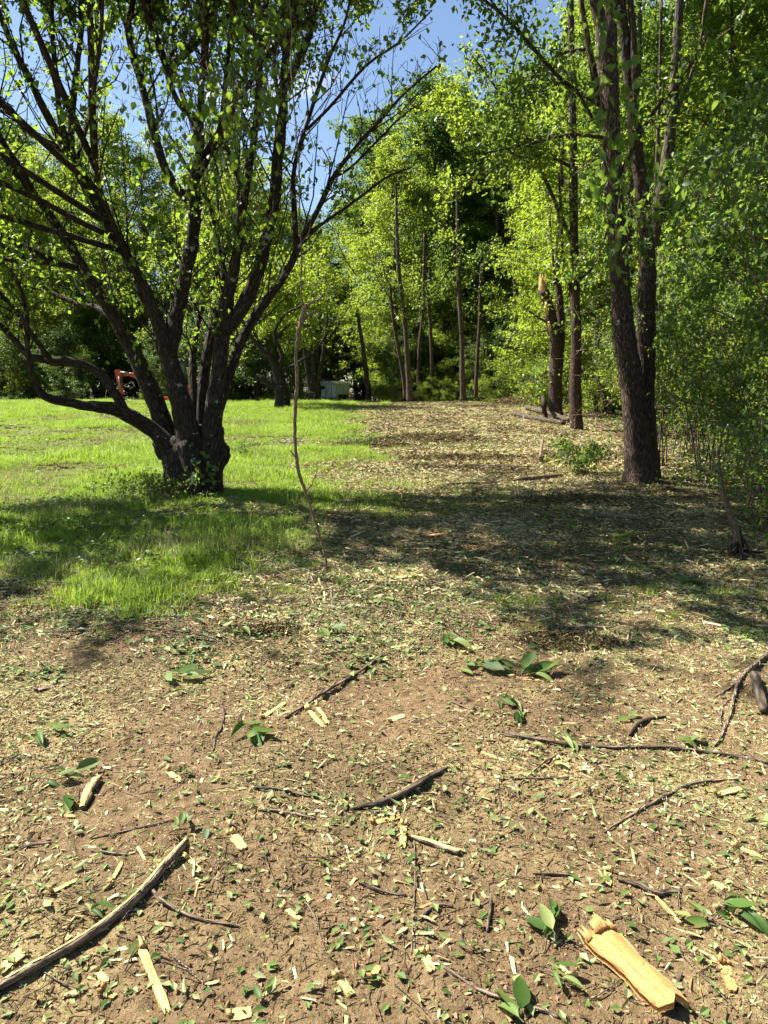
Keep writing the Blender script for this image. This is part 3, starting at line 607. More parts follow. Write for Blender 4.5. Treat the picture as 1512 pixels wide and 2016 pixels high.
# burl on the right side of the trunk
p, r = trc([(425, 925, 30, -.1), (438, 900, 34, -.1), (440, 882, 26, -.1), (438, 872, 10, -.1)], DP); tube(g, p, r, 12, 4, .15)
p, r = trc([(318, 905, 12, 0), (322, 880, 40, 0), (330, 860, 40, 0)], DP); tube(g, p, r, 12, 4, .15)
part('trunk', g, M['bark_pear'], pear)
LIMBS = [
 [(350, 890, 50, 0), (305, 850, 42, -.1), (262, 822, 37, -.3), (222, 805, 30, -.5), (170, 798, 25, -.7), (120, 789, 22, -.9), (88, 780, 18, -1.05), (70, 755, 15, -1.15), (62, 730, 13, -1.2), (55, 690, 12, -1.3), (50, 600, 10, -1.4), (22, 530, 8, -1.5)],
 [(250, 815, 26, -.3), (222, 770, 24, -.3), (195, 735, 24, -.3), (150, 715, 22, -.4), (100, 710, 20, -.5), (55, 700, 18, -.6), (25, 665, 16, -.6), (-20, 625, 14, -.7), (-120, 560, 12, -.8)],
 [(345, 890, 50, .2), (310, 800, 42, .2), (272, 715, 40, .2), (240, 650, 38, .2), (205, 590, 34, .2), (170, 540, 30, .2), (130, 470, 26, .2), (85, 405, 22, .2), (30, 340, 18, .2), (-20, 275, 15, .3), (-120, 180, 11, .3)],
 [(165, 535, 20, .2), (120, 520, 17, 0), (60, 515, 14, -.1), (10, 510, 12, -.2), (-80, 480, 10, -.4)],
 [(380, 900, 66, -.15), (362, 830, 56, -.15), (348, 760, 52, -.15), (330, 700, 50, -.15), (312, 640, 38, -.2), (285, 580, 36, -.2), (258, 520, 34, -.2), (215, 440, 32, -.2), (175, 370, 31, -.2), (145, 318, 30, -.2)],
 [(145, 320, 28, -.2), (100, 240, 24, -.2), (60, 160, 20, -.3), (25, 90, 18, -.3), (0, 30, 16, -.3), (-40, -60, 12, -.3), (-90, -220, 8, -.3)],
 [(142, 316, 22, -.2), (122, 250, 18, -.2), (112, 170, 16, -.2), (104, 80, 14, -.2), (102, 0, 12, -.2), (98, -150, 8, -.2)],
 [(138, 300, 20, -.2), (142, 220, 18, -.1), (152, 130, 15, -.1), (160, 60, 14, -.1), (162, 0, 13, -.1), (165, -150, 8, -.1)],
 [(120, 300, 20, -.2), (60, 260, 18, -.3), (20, 215, 16, -.3), (-30, 170, 12, -.4), (-120, 110, 9, -.4)],
 [(322, 705, 44, -.15), (340, 660, 44, -.1), (352, 600, 42, 0), (365, 540, 38, 0), (378, 470, 38, 0), (385, 410, 34, 0), (384, 380, 32, 0)],
 [(380, 400, 30, 0), (345, 365, 26, .1), (320, 320, 24, .1), (300, 250, 23, .1), (283, 180, 21, .2), (262, 110, 19, .2), (252, 50, 18, .2), (262, 0, 16, .2), (270, -140, 10, .2)],
 [(384, 385, 26, 0), (392, 300, 22, .1), (394, 220, 18, .1), (398, 150, 16, .1), (410, 60, 14, .1), (415, 0, 12, .1), (420, -150, 8, .1)],
 [(378, 250, 15, .15), (350, 200, 16, .2), (325, 130, 16, .2), (305, 70, 15, .2), (285, 20, 14, .3), (270, -80, 10, .3)],
 [(405, 930, 50, -.1), (415, 850, 46, -.1), (425, 780, 42, -.1), (433, 710, 42, -.1), (440, 640, 44, -.1), (448, 580, 34, -.1), (460, 530, 30, -.2), (468, 480, 26, -.2), (475, 420, 22, -.3), (490, 340, 20, -.4), (505, 230, 18, -.4), (513, 110, 16, -.5), (522, 20, 14, -.5), (530, -120, 9, -.5)],
 [(510, 80, 12, -.5), (485, 55, 11, -.5), (460, 15, 10, -.6), (440, -60, 8, -.7)],
 [(445, 660, 34, -.1), (480, 600, 36, .0), (508, 530, 35, .0), (525, 460, 32, .0), (540, 390, 30, .0), (548, 300, 28, 0), (556, 220, 26, 0), (560, 150, 24, 0), (565, 90, 20, 0), (580, 40, 18, 0), (592, 0, 16, 0), (610, -120, 10, 0)],
 [(560, 170, 22, 0), (590, 110, 20, .1), (612, 60, 18, .1), (625, 0, 15, .1), (640, -120, 9, .1)],
 [(412, 880, 30, .2), (428, 810, 28, .2), (450, 740, 26, .15), (478, 665, 24, .2), (515, 605, 24, .2), (545, 565, 22, .2), (572, 520, 20, .2), (592, 475, 19, .2), (625, 415, 14, .2), (655, 350, 13, .2), (700, 290, 10, .1), (745, 240, 9, 0), (800, 180, 7, 0), (860, 130, 5, -.1)],
 [(585, 490, 16, .2), (580, 430, 14, .2), (578, 340, 12, .2), (600, 260, 11, .2), (625, 180, 10, .3), (650, 110, 8, .3), (680, 40, 7, .3), (700, -60, 6, .3)],
 [(600, 470, 11, .2), (650, 430, 9, .1), (700, 395, 8, .1), (760, 350, 6, 0), (810, 330, 4, 0)],
 [(650, 350, 9, .2), (690, 330, 7, .3), (740, 280, 6, .3), (790, 230, 5, .3), (835, 200, 3, .3)],
 [(600, 260, 9, .2), (650, 210, 8, .3), (720, 130, 7, .4), (790, 80, 5, .5), (850, 20, 4, .5)],
 [(400, 900, 30, .35), (398, 800, 26, .4), (408, 700, 24, .5), (425, 620, 22, .6), (440, 560, 18, .7), (430, 480, 14, .8), (410, 400, 12, .9), (350, 300, 9, 1.1)],
 [(395, 900, 26, .4), (384, 800, 22, .5), (380, 700, 16, .7), (400, 600, 14, .9), (450, 480, 12, 1.1), (470, 350, 10, 1.3), (450, 200, 8, 1.5)],
 [(230, 640, 18, .2), (190, 605, 15, .5), (150, 598, 13, .7), (80, 560, 10, .9), (20, 480, 8, 1.1)],
 [(480, 380, 14, -.35), (450, 300, 12, -.8), (420, 200, 11, -1.3), (400, 80, 10, -1.9), (380, -60, 8, -2.4)],
 [(250, 520, 16, -.2), (200, 380, 14, -.9), (180, 240, 12, -1.6), (200, 60, 10, -2.3), (200, -120, 8, -2.8)],
 [(545, 350, 14, 0), (560, 260, 12, -.6), (540, 130, 11, -1.3), (560, -20, 9, -2), (560, -160, 7, -2.4)],
 [(75, 400, 16, .2), (20, 300, 14, -.6), (-60, 180, 12, -1.4), (-160, 60, 10, -2.1), (-240, -60, 8, -2.8)],
 [(100, 710, 14, -.5), (20, 600, 13, -1.2), (-80, 500, 11, -2), (-200, 400, 9, -2.8)],
 [(150, 318, 14, -.2), (180, 200, 12, .8), (190, 60, 10, 1.6), (200, -100, 7, 2)],
 [(384, 385, 16, .1), (430, 260, 13, .9), (450, 100, 11, 1.6), (470, -80, 8, 2)],
 [(-120, 560, 12, -.8), (-240, 400, 11, -1.8), (-420, 200, 10, -2.8), (-560, 60, 8, -3.6)],
 [(-20, 275, 14, .2), (-180, 100, 12, -.8), (-340, -80, 10, -1.6), (-520, -160, 7, -2.4)],
 [(0, 30, 14, -.3), (-120, -120, 12, -1.2), (-260, -260, 9, -2.2), (-420, -300, 7, -3)],
 [(160, 60, 12, -.1), (150, -140, 11, -1), (100, -340, 9, -2.2), (60, -480, 7, -3)],
 [(522, 20, 12, -.5), (560, -160, 11, -.8), (660, -320, 9, -1.4), (740, -420, 6, -2)],
 [(30, 340, 14, .2), (-60, 320, 12, 0), (-200, 280, 10, -.3), (-340, 220, 7, -.8)],
]
tw0, tw1, tw2, twr = [], [], [], []; r_ = np.random.default_rng(55); KN, KR = [], []
def snap(p, lim=9.0):
    if not KN: return p
    K = np.array(KN); d = np.linalg.norm(K - p[0], axis=1) + np.clip(.035 - np.array(KR), 0, 1) * 20; i = int(np.argmin(d))
    if np.linalg.norm(K[i] - p[0]) < lim and p[0][2] > 1.6: p = p.copy(); p[0] = K[i]
    return p
for L_ in LIMBS:
    g = Geo(); p, r = trc(L_, DP); r = r * np.interp(p[:, 2], [.8, 2.0, 3.5], [.88, .76, .72]); r = r * (1 + r_.normal(0, .06, len(r))); p = snap(p, 1.6); tube(g, p, r, 12 if r[0] > .08 else 8, 4, .07, wob=.05)
    part('limb', g, M['bark_pear'], pear)
    sp, sr = smoothpath(p, r, 6); ln = np.linalg.norm(np.diff(sp, axis=0), axis=1); s_ = 0; KN += list(sp[:-6]); KR += list(sr[:-6])
    tot = ln.sum(); nx_ = .5
    for i in range(len(sp) - 1):
        s_ += ln[i]
        if s_ > nx_ and (s_ > .25 * tot) and sp[i][2] > 2.0:
            nx_ = s_ + r_.uniform(.07, .2)
            d = unit(sp[i + 1] - sp[i]); q = unit(d * .55 + rand_dir(r_, 1)[0] * np.array([1, 1, .6]) * .8 + [0, 0, .45]); l = r_.uniform(.5, 1.5) * min(1.0, .35 + sr[i] * 14)
            a = sp[i]; mth = a + q * l * .5 + r_.normal(0, .05, 3); e = a + q * l + [0, 0, l * .15]
            tw0.append(a); tw1.append(mth); tw2.append(e); twr.append(min(.014, sr[i] * .45))
            for _ in range(r_.integers(2, 5)):
                u = r_.uniform(.2, .95); b0 = a + (e - a) * u; q2 = unit(q * .6 + rand_dir(r_, 1)[0] * .8 + [0, 0, .2]); l2 = l * r_.uniform(.25, .55)
                tw0.append(b0); tw1.append(b0 + q2 * l2 * .5 + r_.normal(0, .02, 3)); tw2.append(b0 + q2 * l2); twr.append(.006)
# the top of the crown, above the picture: boughs fanning out from the highest limbs
g = Geo()
for L_ in LIMBS:
    p, r = trc(L_, DP)
    if p[-1][2] < 7.0 or L_[-1][1] > -50: continue
    for b_ in range(3):
        d = unit(unit(p[-1] - p[-3]) * .7 + rand_dir(r_, 1)[0] * [.8, .8, .25]); e = p[-1] + d * r_.uniform(1.4, 2.6); tube(g, [p[-1], (p[-1] + e) / 2 + r_.normal(0, .12, 3), e], [max(.02, r[-1]), .03, .01], 6, 4, .05, r_=r_)
        part('bough', g, M['bark_pear'], pear); g = Geo()
        for _ in range(18):
            u = r_.random(); a = p[-1] + (e - p[-1]) * u; q = unit(d * .4 + rand_dir(r_, 1)[0]); l = r_.uniform(.5, 1.3); tw0.append(a); tw1.append(a + q * l * .5 + r_.normal(0, .04, 3)); tw2.append(a + q * l); twr.append(.007)

for q in [[(-4, 10.6, 3.2), (-5.8, 9.8, 4.6), (-7.5, 8.7, 5.6)], [(-4, 10.6, 3), (-6.4, 9.4, 4.1), (-8.7, 8, 4.9)], [(-4.2, 10.4, 4), (-5.6, 8.8, 5.9), (-6.6, 7.2, 6.9)], [(-4, 10.4, 4.5), (-4.4, 8.8, 7), (-4.6, 7.2, 8.4)], [(-3.4, 10.6, 5), (-3.2, 9.2, 7.6), (-2.8, 7.9, 9.1)], [(-4.6, 10.8, 3), (-7, 10.2, 4.5), (-9.4, 9.8, 5.3)],
          [(-4.4, 10.6, 3.5), (-6.6, 8.8, 5.6), (-7.9, 7.4, 6.5)], [(-3, 12, 5), (-2.2, 13.8, 7), (-1.8, 15.6, 8.8)], [(-3, 12, 6), (-2.6, 14.4, 8.4), (-2.2, 16.8, 10)], [(-3, 12, 6), (-1.4, 13.8, 8.6), (-.2, 15.2, 10.2)], [(-3, 12, 5), (-4, 14.5, 8), (-5, 17, 9.8)], [(-2.6, 11.6, 4.6), (-1.6, 12.6, 6.8), (-.8, 13.6, 8.3)], [(-3.2, 11, 6), (-3.6, 10.4, 8.4), (-4, 9.4, 10.2)], [(-2.6, 11, 6), (-1.8, 9.6, 8), (-1.4, 8.6, 9.6)], [(-5, 11, 3), (-7.6, 11.6, 4.8), (-10, 12, 6)]]:  # boughs mostly out of view, added to shade the lawn and path
    q = snap(np.array(q, float)); g = Geo(); tube(g, q, [.045, .03, .012], 7, 5, .06, wob=.2); part('bough', g, M['bark_pear'], pear)
    sp_, _ = smoothpath(q, np.ones(3), 9)
    for k_ in range(4, len(sp_)):
        for _ in range(4):
            d = unit(unit(q[2] - q[1]) * .4 + rand_dir(r_, 1)[0]); l = r_.uniform(.5, 1.4); tw0.append(sp_[k_]); tw1.append(sp_[k_] + d * l * .5 + r_.normal(0, .05, 3)); tw2.append(sp_[k_] + d * l); twr.append(.007)
tw0, tw1, tw2, twr = map(np.array, (tw0, tw1, tw2, twr))
g = Geo(); tubes_batch(g, tw0, tw1, tw2, twr, twr * .45, seg=4); part('twigs', g, M['bark_pear'], pear, kind='stuff')
# leaves: spurs along the twigs
fine = twr < .0125; T0, T2 = tw0, tw2; wl = np.linalg.norm(T2 - T0, axis=1) * (1 + 1.6 * (T2[:, 2] > 7.0) + 1.2 * (T2[:, 0] < -6.2)) * (.12 + .88 * sst(.38, .55, fbm(T2[:, 0] * .7 + T2[:, 1], T2[:, 2] * .7, 201, 3)))
_px, _py, _f = proj(T2); _in = (_px > -20) & (_px < 1530) & (_py > -20); wl = wl * np.where(_in, .72, 2.2)  # twigs out of view get extra leaves, to thicken the shade they cast
nc = 39000; si = r_.choice(len(T0), nc, p=wl / wl.sum()); cc = T0[si] + (T2[si] - T0[si]) * r_.uniform(.15, 1.05, (nc, 1)) + r_.normal(0, .03, (nc, 3))
kk = r_.integers(2, 5, nc); idx = np.repeat(np.arange(nc), kk); C = cc[idx] + r_.normal(0, .045, (len(idx), 3)); A = unit(r_.normal(0, .7, C.shape) + [0, 0, -.45]); N = unit(r_.normal(0, .6, C.shape) + [0, 0, .8]); LL = .045 + .065 * r_.random(len(C))
# a lower hanging bunch of leafy shoots in front of the crown
hang = []
for (px, py, d, k, sp_) in [(400, 250, -3.4, 110, 80), (455, 330, -3.2, 90, 60), (370, 150, -3.0, 90, 80), (480, 430, -2.2, 50, 30), (540, 170, -2.6, 60, 40), (470, 250, -3.0, 80, 60), (540, 60, -2.6, 60, 50), (225, 90, -2.2, 60, 60), (430, 60, -3, 70, 80), (330, 560, -.9, 30, 40), (215, 300, -1.5, 60, 60), (150, 560, -1.3, 40, 60), (60, 560, -1.3, 40, 50), (290, 690, -.8, 14, 20), (640, 60, -1.5, 50, 60), (720, 140, -1, 60, 60)]:
    for _ in range(int(k * .55)):
        hang.append(P(px + r_.normal(0, sp_), py + r_.normal(0, sp_ * .9), DP + d + r_.normal(0, .5)))
hang = np.array(hang); hi = np.repeat(np.arange(len(hang)), 2); hC = hang[hi] + r_.normal(0, .06, (len(hi), 3)); hA = unit(r_.normal(0, .45, hC.shape) + [0, 0, -.9]); hN = unit(r_.normal(0, .7, hC.shape) + [0, -.5, .3]); hL = r_.uniform(.06, .1, len(hC))
# the shoots that carry the hanging leaves
g = Geo(); k = len(hang); up = hang + np.stack([r_.normal(0, .12, k), np.abs(r_.normal(.1, .15, k)), r_.uniform(.12, .35, k)], 1)
tubes_batch(g, up, (up + hang) / 2 + r_.normal(0, .02, (k, 3)), hang, np.full(k, .004), np.full(k, .002)); part('shoots', g, M['bark_twig'], pear, kind='stuff')
C = np.vstack([C, hC]); A = np.vstack([A, hA]); N = np.vstack([N, hN]); LL = np.concatenate([LL, hL])
px, py, f = proj(C); show = (px > 0) & (px < 1512) & (py > 0) & (f > 0); score = np.where(show, LL / f, 0); top = np.argsort(-score)[:300]; rest = np.ones(len(C), bool); rest[top] = False
g = Geo(); leaves_batch(g, C[rest], A[rest], N[rest], LL[rest], .72, .1); part('crown', g, M['leaf_pear'], pear, kind='stuff')
leaf_parts('pear', pear, C[top], A[top], N[top], LL[top])
# lichen patches, peeled white patch of bark and ivy near the base
def ivy(parent, spots, size, mat, kind='vine', up=.2):
    C, A, N = [], [], []
    for (px, py, d) in spots:
        C.append(P(px, py, d)); a = r_.normal(0, .5, 3) + [0, -.3, -.5]; A.append(unit(a)); N.append(unit(np.array([0, -1, .35]) + r_.normal(0, .3, 3)))
    leaf_parts(kind, parent, np.array(C), np.array(A), np.array(N), r_.uniform(.75, 1.2, len(C)) * size)
ivy(pear, [(395 + r_.normal(0, 12), y_ + r_.normal(0, 6), DP - .52) for y_ in np.linspace(885, 970, 22)] + [(425 + r_.normal(0, 8), 930 + r_.normal(0, 18), DP - .5) for _ in range(8)], .09, None)
g = Geo(); pw = [P(x_, y_, DP - .47 - .012 * (i % 2)) for i, (x_, y_) in enumerate([(380, 928), (375, 942), (377, 952), (384, 954), (382, 945), (380, 938), (385, 938), (384, 931)])]
g.add(np.array(pw + [q + np.array([0, .03, 0]) for q in pw]), [np.array([[0, 1, 5, 7], [5, 6, 7, 7], [1, 2, 4, 5], [2, 3, 4, 4]])[[0, 2]], np.array([[5, 6, 7], [2, 3, 4]])] + [np.array([[i_, (i_ + 1) % 8, (i_ + 1) % 8 + 8, i_ + 8] for i_ in range(8)])])
part('peeled_patch', g, plain('pale_wood', (.62, .6, .55), .8), pear)

# ------------------------------------------------------------------ trees on the right, traced trunks
def traced_tree(name, label, base, trunks, bark, crown=None, limbs=(), extra_leaf=0, leafmat='leaf_mid', depth=None, seed=1, leafL=.1, seg=16, rough=.06):
    B = G(*base); d0 = depth or B[1]; t = thing(name, label, 'tree', B); q_ = np.random.default_rng(seed)
    for i, pts in enumerate(trunks):
        g = Geo(); p, r = trc(pts, d0); r = r * (1 if name == 'snapped_tree' else np.interp(p[:, 2], [.3, 1.0, 3], [1.0, .9, .8])); tube(g, p, r, seg, 5, rough, wob=.03); part('trunk', g, bark, t)
    tw = [[], [], [], []]
    ends = []
    for pts in limbs:
        g = Geo(); p, r = trc(pts, d0); tube(g, p, r, 6, 4, .04, wob=.06); part('branch', g, bark, t)
        sp, sr = smoothpath(p, r, 5)
        for i in range(3, len(sp) - 1):
            for _ in range(1 if q_.random() < .75 else 2):
                d = unit(sp[i + 1] - sp[i]); qd = unit(d * .6 + rand_dir(q_, 1)[0] * .8); l = q_.uniform(.25, .9); ends.append((sp[i], sp[i] + qd * l))
    # upper crown that continues above the picture
    if crown is not None:
        cx, cy, cz, rad, hz, nb = crown; c0 = np.array([B[0] + cx, B[1] + cy, cz])
        for _ in range(nb):
            o = c0 + q_.normal(0, .25, 3) * [rad * .25, rad * .25, hz * .8]; e = c0 + rand_dir(q_, 1)[0] * [rad, rad, hz] * q_.uniform(.5, 1)
            ends.append((o, e))
    E0 = np.array([e[0] for e in ends]); E1 = np.array([e[1] for e in ends]); k = len(E0)
    g = Geo(); tubes_batch(g, E0, (E0 + E1) / 2 + q_.normal(0, .05, (k, 3)), E1, np.minimum(.02, .008 + .006 * np.linalg.norm(E1 - E0, axis=1)), np.full(k, .003), seg=4); part('twigs', g, bark, t, kind='stuff')
    if extra_leaf:
        wl = np.linalg.norm(E1 - E0, axis=1); nc = extra_leaf // 8; si = q_.choice(k, nc, p=wl / wl.sum()); cc = E0[si] + (E1[si] - E0[si]) * q_.uniform(.25, 1.1, (nc, 1)); idx = np.repeat(np.arange(nc), 8)
        C = cc[idx] + q_.normal(0, .16, (len(idx), 3)); A = unit(q_.normal(0, .6, C.shape) + [0, 0, -.4]); N = unit(q_.normal(0, .5, C.shape) + [0, 0, 1])
        g = Geo(); leaves_batch(g, C, A, N, leafL * q_.uniform(.7, 1.2, len(C)), .62, .1, r_=q_); part('crown', g, M[leafmat], t, kind='stuff')
    return t, d0
BR = G(1262, 948); DR = BR[1]
tR, _ = traced_tree('twin_trunk_tree', 'big tree with two rough trunks at the right of the path, torn bark midway', (1262, 948),
    [[(1262, 985, 96), (1262, 955, 74), (1260, 930, 60), (1256, 890, 54), (1250, 830, 54), (1243, 750, 55), (1232, 680, 52), (1224, 600, 50), (1219, 520, 46), (1213, 440, 44), (1208, 350, 42), (1205, 260, 42), (1200, 170, 46), (1194, 110, 48), (1186, 60, 32), (1172, 0, 30), (1150, -120, 26), (1120, -300, 20)],
     [(1198, 120, 38, .1), (1202, 60, 30, .1), (1204, 0, 28, .1), (1212, -120, 24, .1), (1220, -320, 18, .1)],
     [(1276, 975, 60, .4), (1274, 920, 50, .45), (1268, 840, 46, .5), (1268, 740, 46, .5), (1272, 640, 44, .5), (1275, 540, 42, .5), (1270, 450, 38, .6), (1262, 360, 34, .6), (1252, 280, 32, .6), (1245, 200, 28, .6), (1232, 100, 26, .6), (1222, 0, 24, .6), (1215, -200, 18, .6)],
     [(1252, 260, 18, .6), (1250, 150, 17, .5), (1246, 60, 16, .5), (1242, 0, 15, .5), (1240, -200, 10, .5)],
     [(1180, 200, 20, .3), (1165, 120, 16, .3), (1150, 40, 14, .3), (1142, -20, 12, .3), (1120, -200, 8, .3)]],
    M['bark_right'], crown=(-.3, .3, 10.5, 4.2, 2.6, 130),
    limbs=[[(1190, 210, 10, 0), (1110, 160, 8, -.3), (1050, 95, 7, -.6), (1000, 40, 6, -.9), (940, -10, 5, -1.2), (860, -60, 4, -1.5)],
           [(1165, 95, 8, .3), (1105, 105, 6, .5), (1060, 140, 5, .6), (1010, 180, 4, .7)],
           [(1195, 272, 8, 0), (1120, 265, 6, .2), (1060, 280, 5, .3), (1010, 290, 4, .3), (940, 305, 3, .3)],
           [(1165, 230, 7, .2), (1100, 130, 6, .6), (1030, 190, 4, .9), (960, 280, 3, 1.2)],
           [(1222, 340, 8, .2), (1280, 230, 7, -.2), (1340, 160, 6, -.5), (1400, 60, 5, -.8)]],
    extra_leaf=26000, leafmat='leaf_mid', seed=3, leafL=.1)
# torn bark and wound scar on it
g = Geo()
for k in range(46):
    yy = r_.uniform(540, 740) if k < 36 else r_.uniform(75, 140); xx = np.interp(yy, [60, 540, 740], [1196, 1214, 1232]) + r_.uniform(-20, 12)
    a = P(xx, yy, DR - .19 + abs(xx - 1222) * .003); b_ = a + np.array([r_.normal(0, .03), -r_.uniform(.0, .05), r_.uniform(-.1, .12)])
    tube(g, [a, (a + b_) / 2 + [0, -.02, 0], b_], [.009, .016, .003], 4, 1)
part('torn_bark', g, M['bark_dry'], tR, kind='stuff')
BT = G(1135, 846)
traced_tree('slender_woodland_tree', 'straight tree with torn side branch just right of the snapped trunk', (1135, 846),
    [[(1137, 870, 34), (1135, 830, 27), (1133, 760, 26), (1134, 680, 25), (1133, 600, 24), (1131, 520, 22), (1129, 420, 21), (1129, 320, 20), (1127, 220, 18), (1125, 120, 17), (1124, 0, 15), (1122, -200, 10)]], M['bark_right'],
    crown=(-.5, 0, 17, 4.5, 4, 90),
    limbs=[[(1125, 575, 9), (1108, 520, 8), (1105, 430, 6), (1100, 340, 4)], [(1128, 480, 9), (1085, 380, 8), (1050, 300, 7), (1020, 235, 6), (975, 170, 5), (930, 110, 4)],
           [(1130, 330, 8), (1080, 310, 6), (1020, 310, 5), (960, 335, 4), (890, 380, 3)], [(1128, 270, 7), (1060, 268, 6), (1000, 290, 5), (920, 240, 4), (860, 235, 3)], [(1130, 560, 7), (1170, 520, 5), (1200, 440, 4)]], extra_leaf=22000, leafmat='leaf_bright', seed=5, leafL=.13, seg=12)
tB, dB = traced_tree('snapped_tree', 'snapped trunk with pale broken top and a thinner second stem beside the path', (1094, 818),
    [[(1096, 840, 34), (1094, 800, 27), (1094, 740, 27), (1096, 690, 27), (1088, 640, 24), (1078, 600, 22), (1070, 572, 20)],
     [(1104, 690, 16, .3), (1104, 620, 15, .3), (1098, 540, 13, .3), (1100, 470, 11, .3), (1104, 380, 9, .3), (1106, 280, 7, .3)]], M['bark_right'],
    limbs=[[(1092, 560, 6, .2), (1088, 500, 5, .2), (1082, 430, 4, .2), (1080, 360, 3, .2)], [(1085, 640, 5, 0), (1060, 625, 4, -.2), (1042, 612, 3, -.3)],
           [(1110, 700, 5, .3), (1060, 745, 3, .2), (1035, 760, 2, 0)], [(1080, 650, 4, 0), (1056, 655, 3, 0), (1030, 668, 2, -.2)]], extra_leaf=700, leafmat='leaf_bright', seed=6, leafL=.13, seg=14)
g = Geo(); p, r = trc([(1074, 584, 17), (1069, 566, 15), (1066, 550, 7), (1064, 540, 2)], dB); tube(g, p, r, 14, 3, .2)
for k in range(16):
    xx = 1062 + r_.random() * 12; a = P(xx, 566, dB - .1 + r_.random() * .3); e = a + np.array([r_.normal(-.02, .03), 0, r_.uniform(.15, .42) * (1 if k % 3 else 1.3)]); tube(g, [a - [0, 0, .2], (a + e) / 2, e], [.035, .022, .003], 5, 1)
part('broken_top', g, M['raw'], tB)
g = Geo()
for (xx, yy, w_) in [(1076, 612, 10), (1082, 643, 9), (1076, 604, 7)]:
    p, r = trc([(xx - 2, yy - 10, 3, -.2), (xx, yy, w_, -.22), (xx + 3, yy + 9, 3, -.2)], dB); tube(g, p, r, 8, 3, .1)
part('bark_wound', g, M['raw'], tB)
g = Geo()
for k in range(60):
    a = P(1092 + r_.normal(0, 7), 603 + r_.normal(0, 9), dB + r_.normal(0, .12)); e = a + rand_dir(r_, 1)[0] * .22; tube(g, [a, e], [.01, .004], 3, 1)
solo('twig_tangle', g, M['bark_dry'], 'tangled wad of dead twigs caught behind the snapped trunk', 'twigs', org=P(1092, 603, dB), smooth=True)
# further traced trunks at the right
traced_tree('leaning_woodland_tree', 'dark trunk leaning right and forking high, right of the twin trunks', (1296, 800),
    [[(1298, 800, 22), (1295, 700, 22), (1288, 600, 24), (1286, 500, 26), (1296, 410, 28), (1312, 320, 27), (1322, 240, 25), (1330, 130, 23), (1338, 0, 20), (1346, -200, 14)],
     [(1286, 470, 10, .2), (1290, 380, 9, .2), (1296, 250, 9, .2), (1300, 120, 8, .2), (1302, 0, 8, .2)],
     [(1318, 250, 10, 0), (1345, 190, 9, 0), (1375, 100, 8, 0), (1390, 0, 7, 0), (1410, -150, 5, 0)]], M['bark_wood'], crown=(1.0, 0, 13, 4, 3.5, 90),
    limbs=[[(1296, 420, 8), (1350, 340, 6), (1420, 300, 5), (1490, 250, 4)], [(1290, 520, 7), (1360, 480, 5), (1430, 430, 4)]], extra_leaf=26000, leafmat='leaf_mid', depth=18, seed=8, leafL=.12, seg=12)
MID = [((806, 782), [(808, 790, 17), (806, 760, 14), (803, 720, 13), (799, 660, 12), (793, 600, 11), (786, 540, 10), (782, 470, 8), (780, 380, 6), (778, 300, 4)], 'slanting trunk lit on its left side at the end of the path'),
       ((797, 781), [(799, 785, 10, .8), (794, 740, 10, .8), (785, 690, 9, .8), (776, 640, 8, .8), (770, 590, 7, .8), (768, 500, 5, .8)], 'darker leaning trunk just left of the lit slanting one'),
       ((912, 779), [(913, 788, 16), (911, 760, 13), (910, 700, 12), (908, 640, 11), (904, 580, 10), (902, 500, 9), (900, 400, 7), (898, 300, 4)], 'straight reddish trunk with snapped side branches in the middle of the path end'),
       ((938, 777), [(937, 784, 10, 1), (938, 740, 9, 1), (941, 690, 9, 1), (944, 640, 8, 1), (946, 560, 7, 1), (948, 460, 5, 1)], 'thin trunk just right of the straight reddish trunk'),
       ((826, 783), [(826, 786, 11, 2), (824, 740, 9, 2), (826, 680, 9, 2), (832, 620, 8, 2), (835, 520, 7, 2), (836, 400, 5, 2)], 'thin dark trunk right of the lit slanting trunk'),
       ((852, 783), [(852, 786, 10, 2), (850, 700, 9, 2), (846, 620, 8, 2), (838, 520, 7, 2), (835, 400, 5, 2)], 'dark trunk midway between the slanting and the straight reddish trunks'),
       ((722, 786), [(726, 790, 13, 4), (722, 740, 11, 4), (714, 680, 10, 4), (704, 620, 9, 4), (700, 540, 7, 4)], 'dark leaning trunk right of the pale trailer'),
       ((1020, 782), [(1020, 790, 10, 1), (1016, 700, 9, 1), (1014, 600, 8, 1), (1010, 480, 7, 1), (1000, 350, 5, 1)], 'dim trunk in the thicket left of the snapped trunk')]
for i, (b_, tr_, lb) in enumerate(MID):
    e4, e3 = tr_[min(4, len(tr_) - 1)], tr_[min(3, len(tr_) - 1)]
    lim = [[(e4[0], e4[1], 3), (e4[0] - 26, e4[1] - 40, 2), (e4[0] - 50, e4[1] - 110, 1.5)], [(tr_[3][0], tr_[3][1] - 10, 3), (tr_[3][0] + 30, tr_[3][1] - 45, 2), (tr_[3][0] + 46, tr_[3][1] - 130, 1.5)]]
    dd = (38 if i in (0, 1, 2, 3) else 43)
    traced_tree('path_end_tree', lb, b_, [tr_[:-1] + [(tr_[-1][0], tr_[-1][1] + 60, *tr_[-1][2:])]], M['bark_wood'] if i in (0, 2) else M['bark_right'], crown=(P(tr_[-1][0], tr_[-1][1], 40)[0] - G(*b_)[0], 0, P(tr_[-1][0], tr_[-1][1], 40)[2] - 1.5, 2.5, 3.6, 90), limbs=lim, extra_leaf=9000, leafmat=['leaf_mid', 'leaf_bright'][i % 2], depth=dd, seed=20 + i, leafL=.15, seg=9)
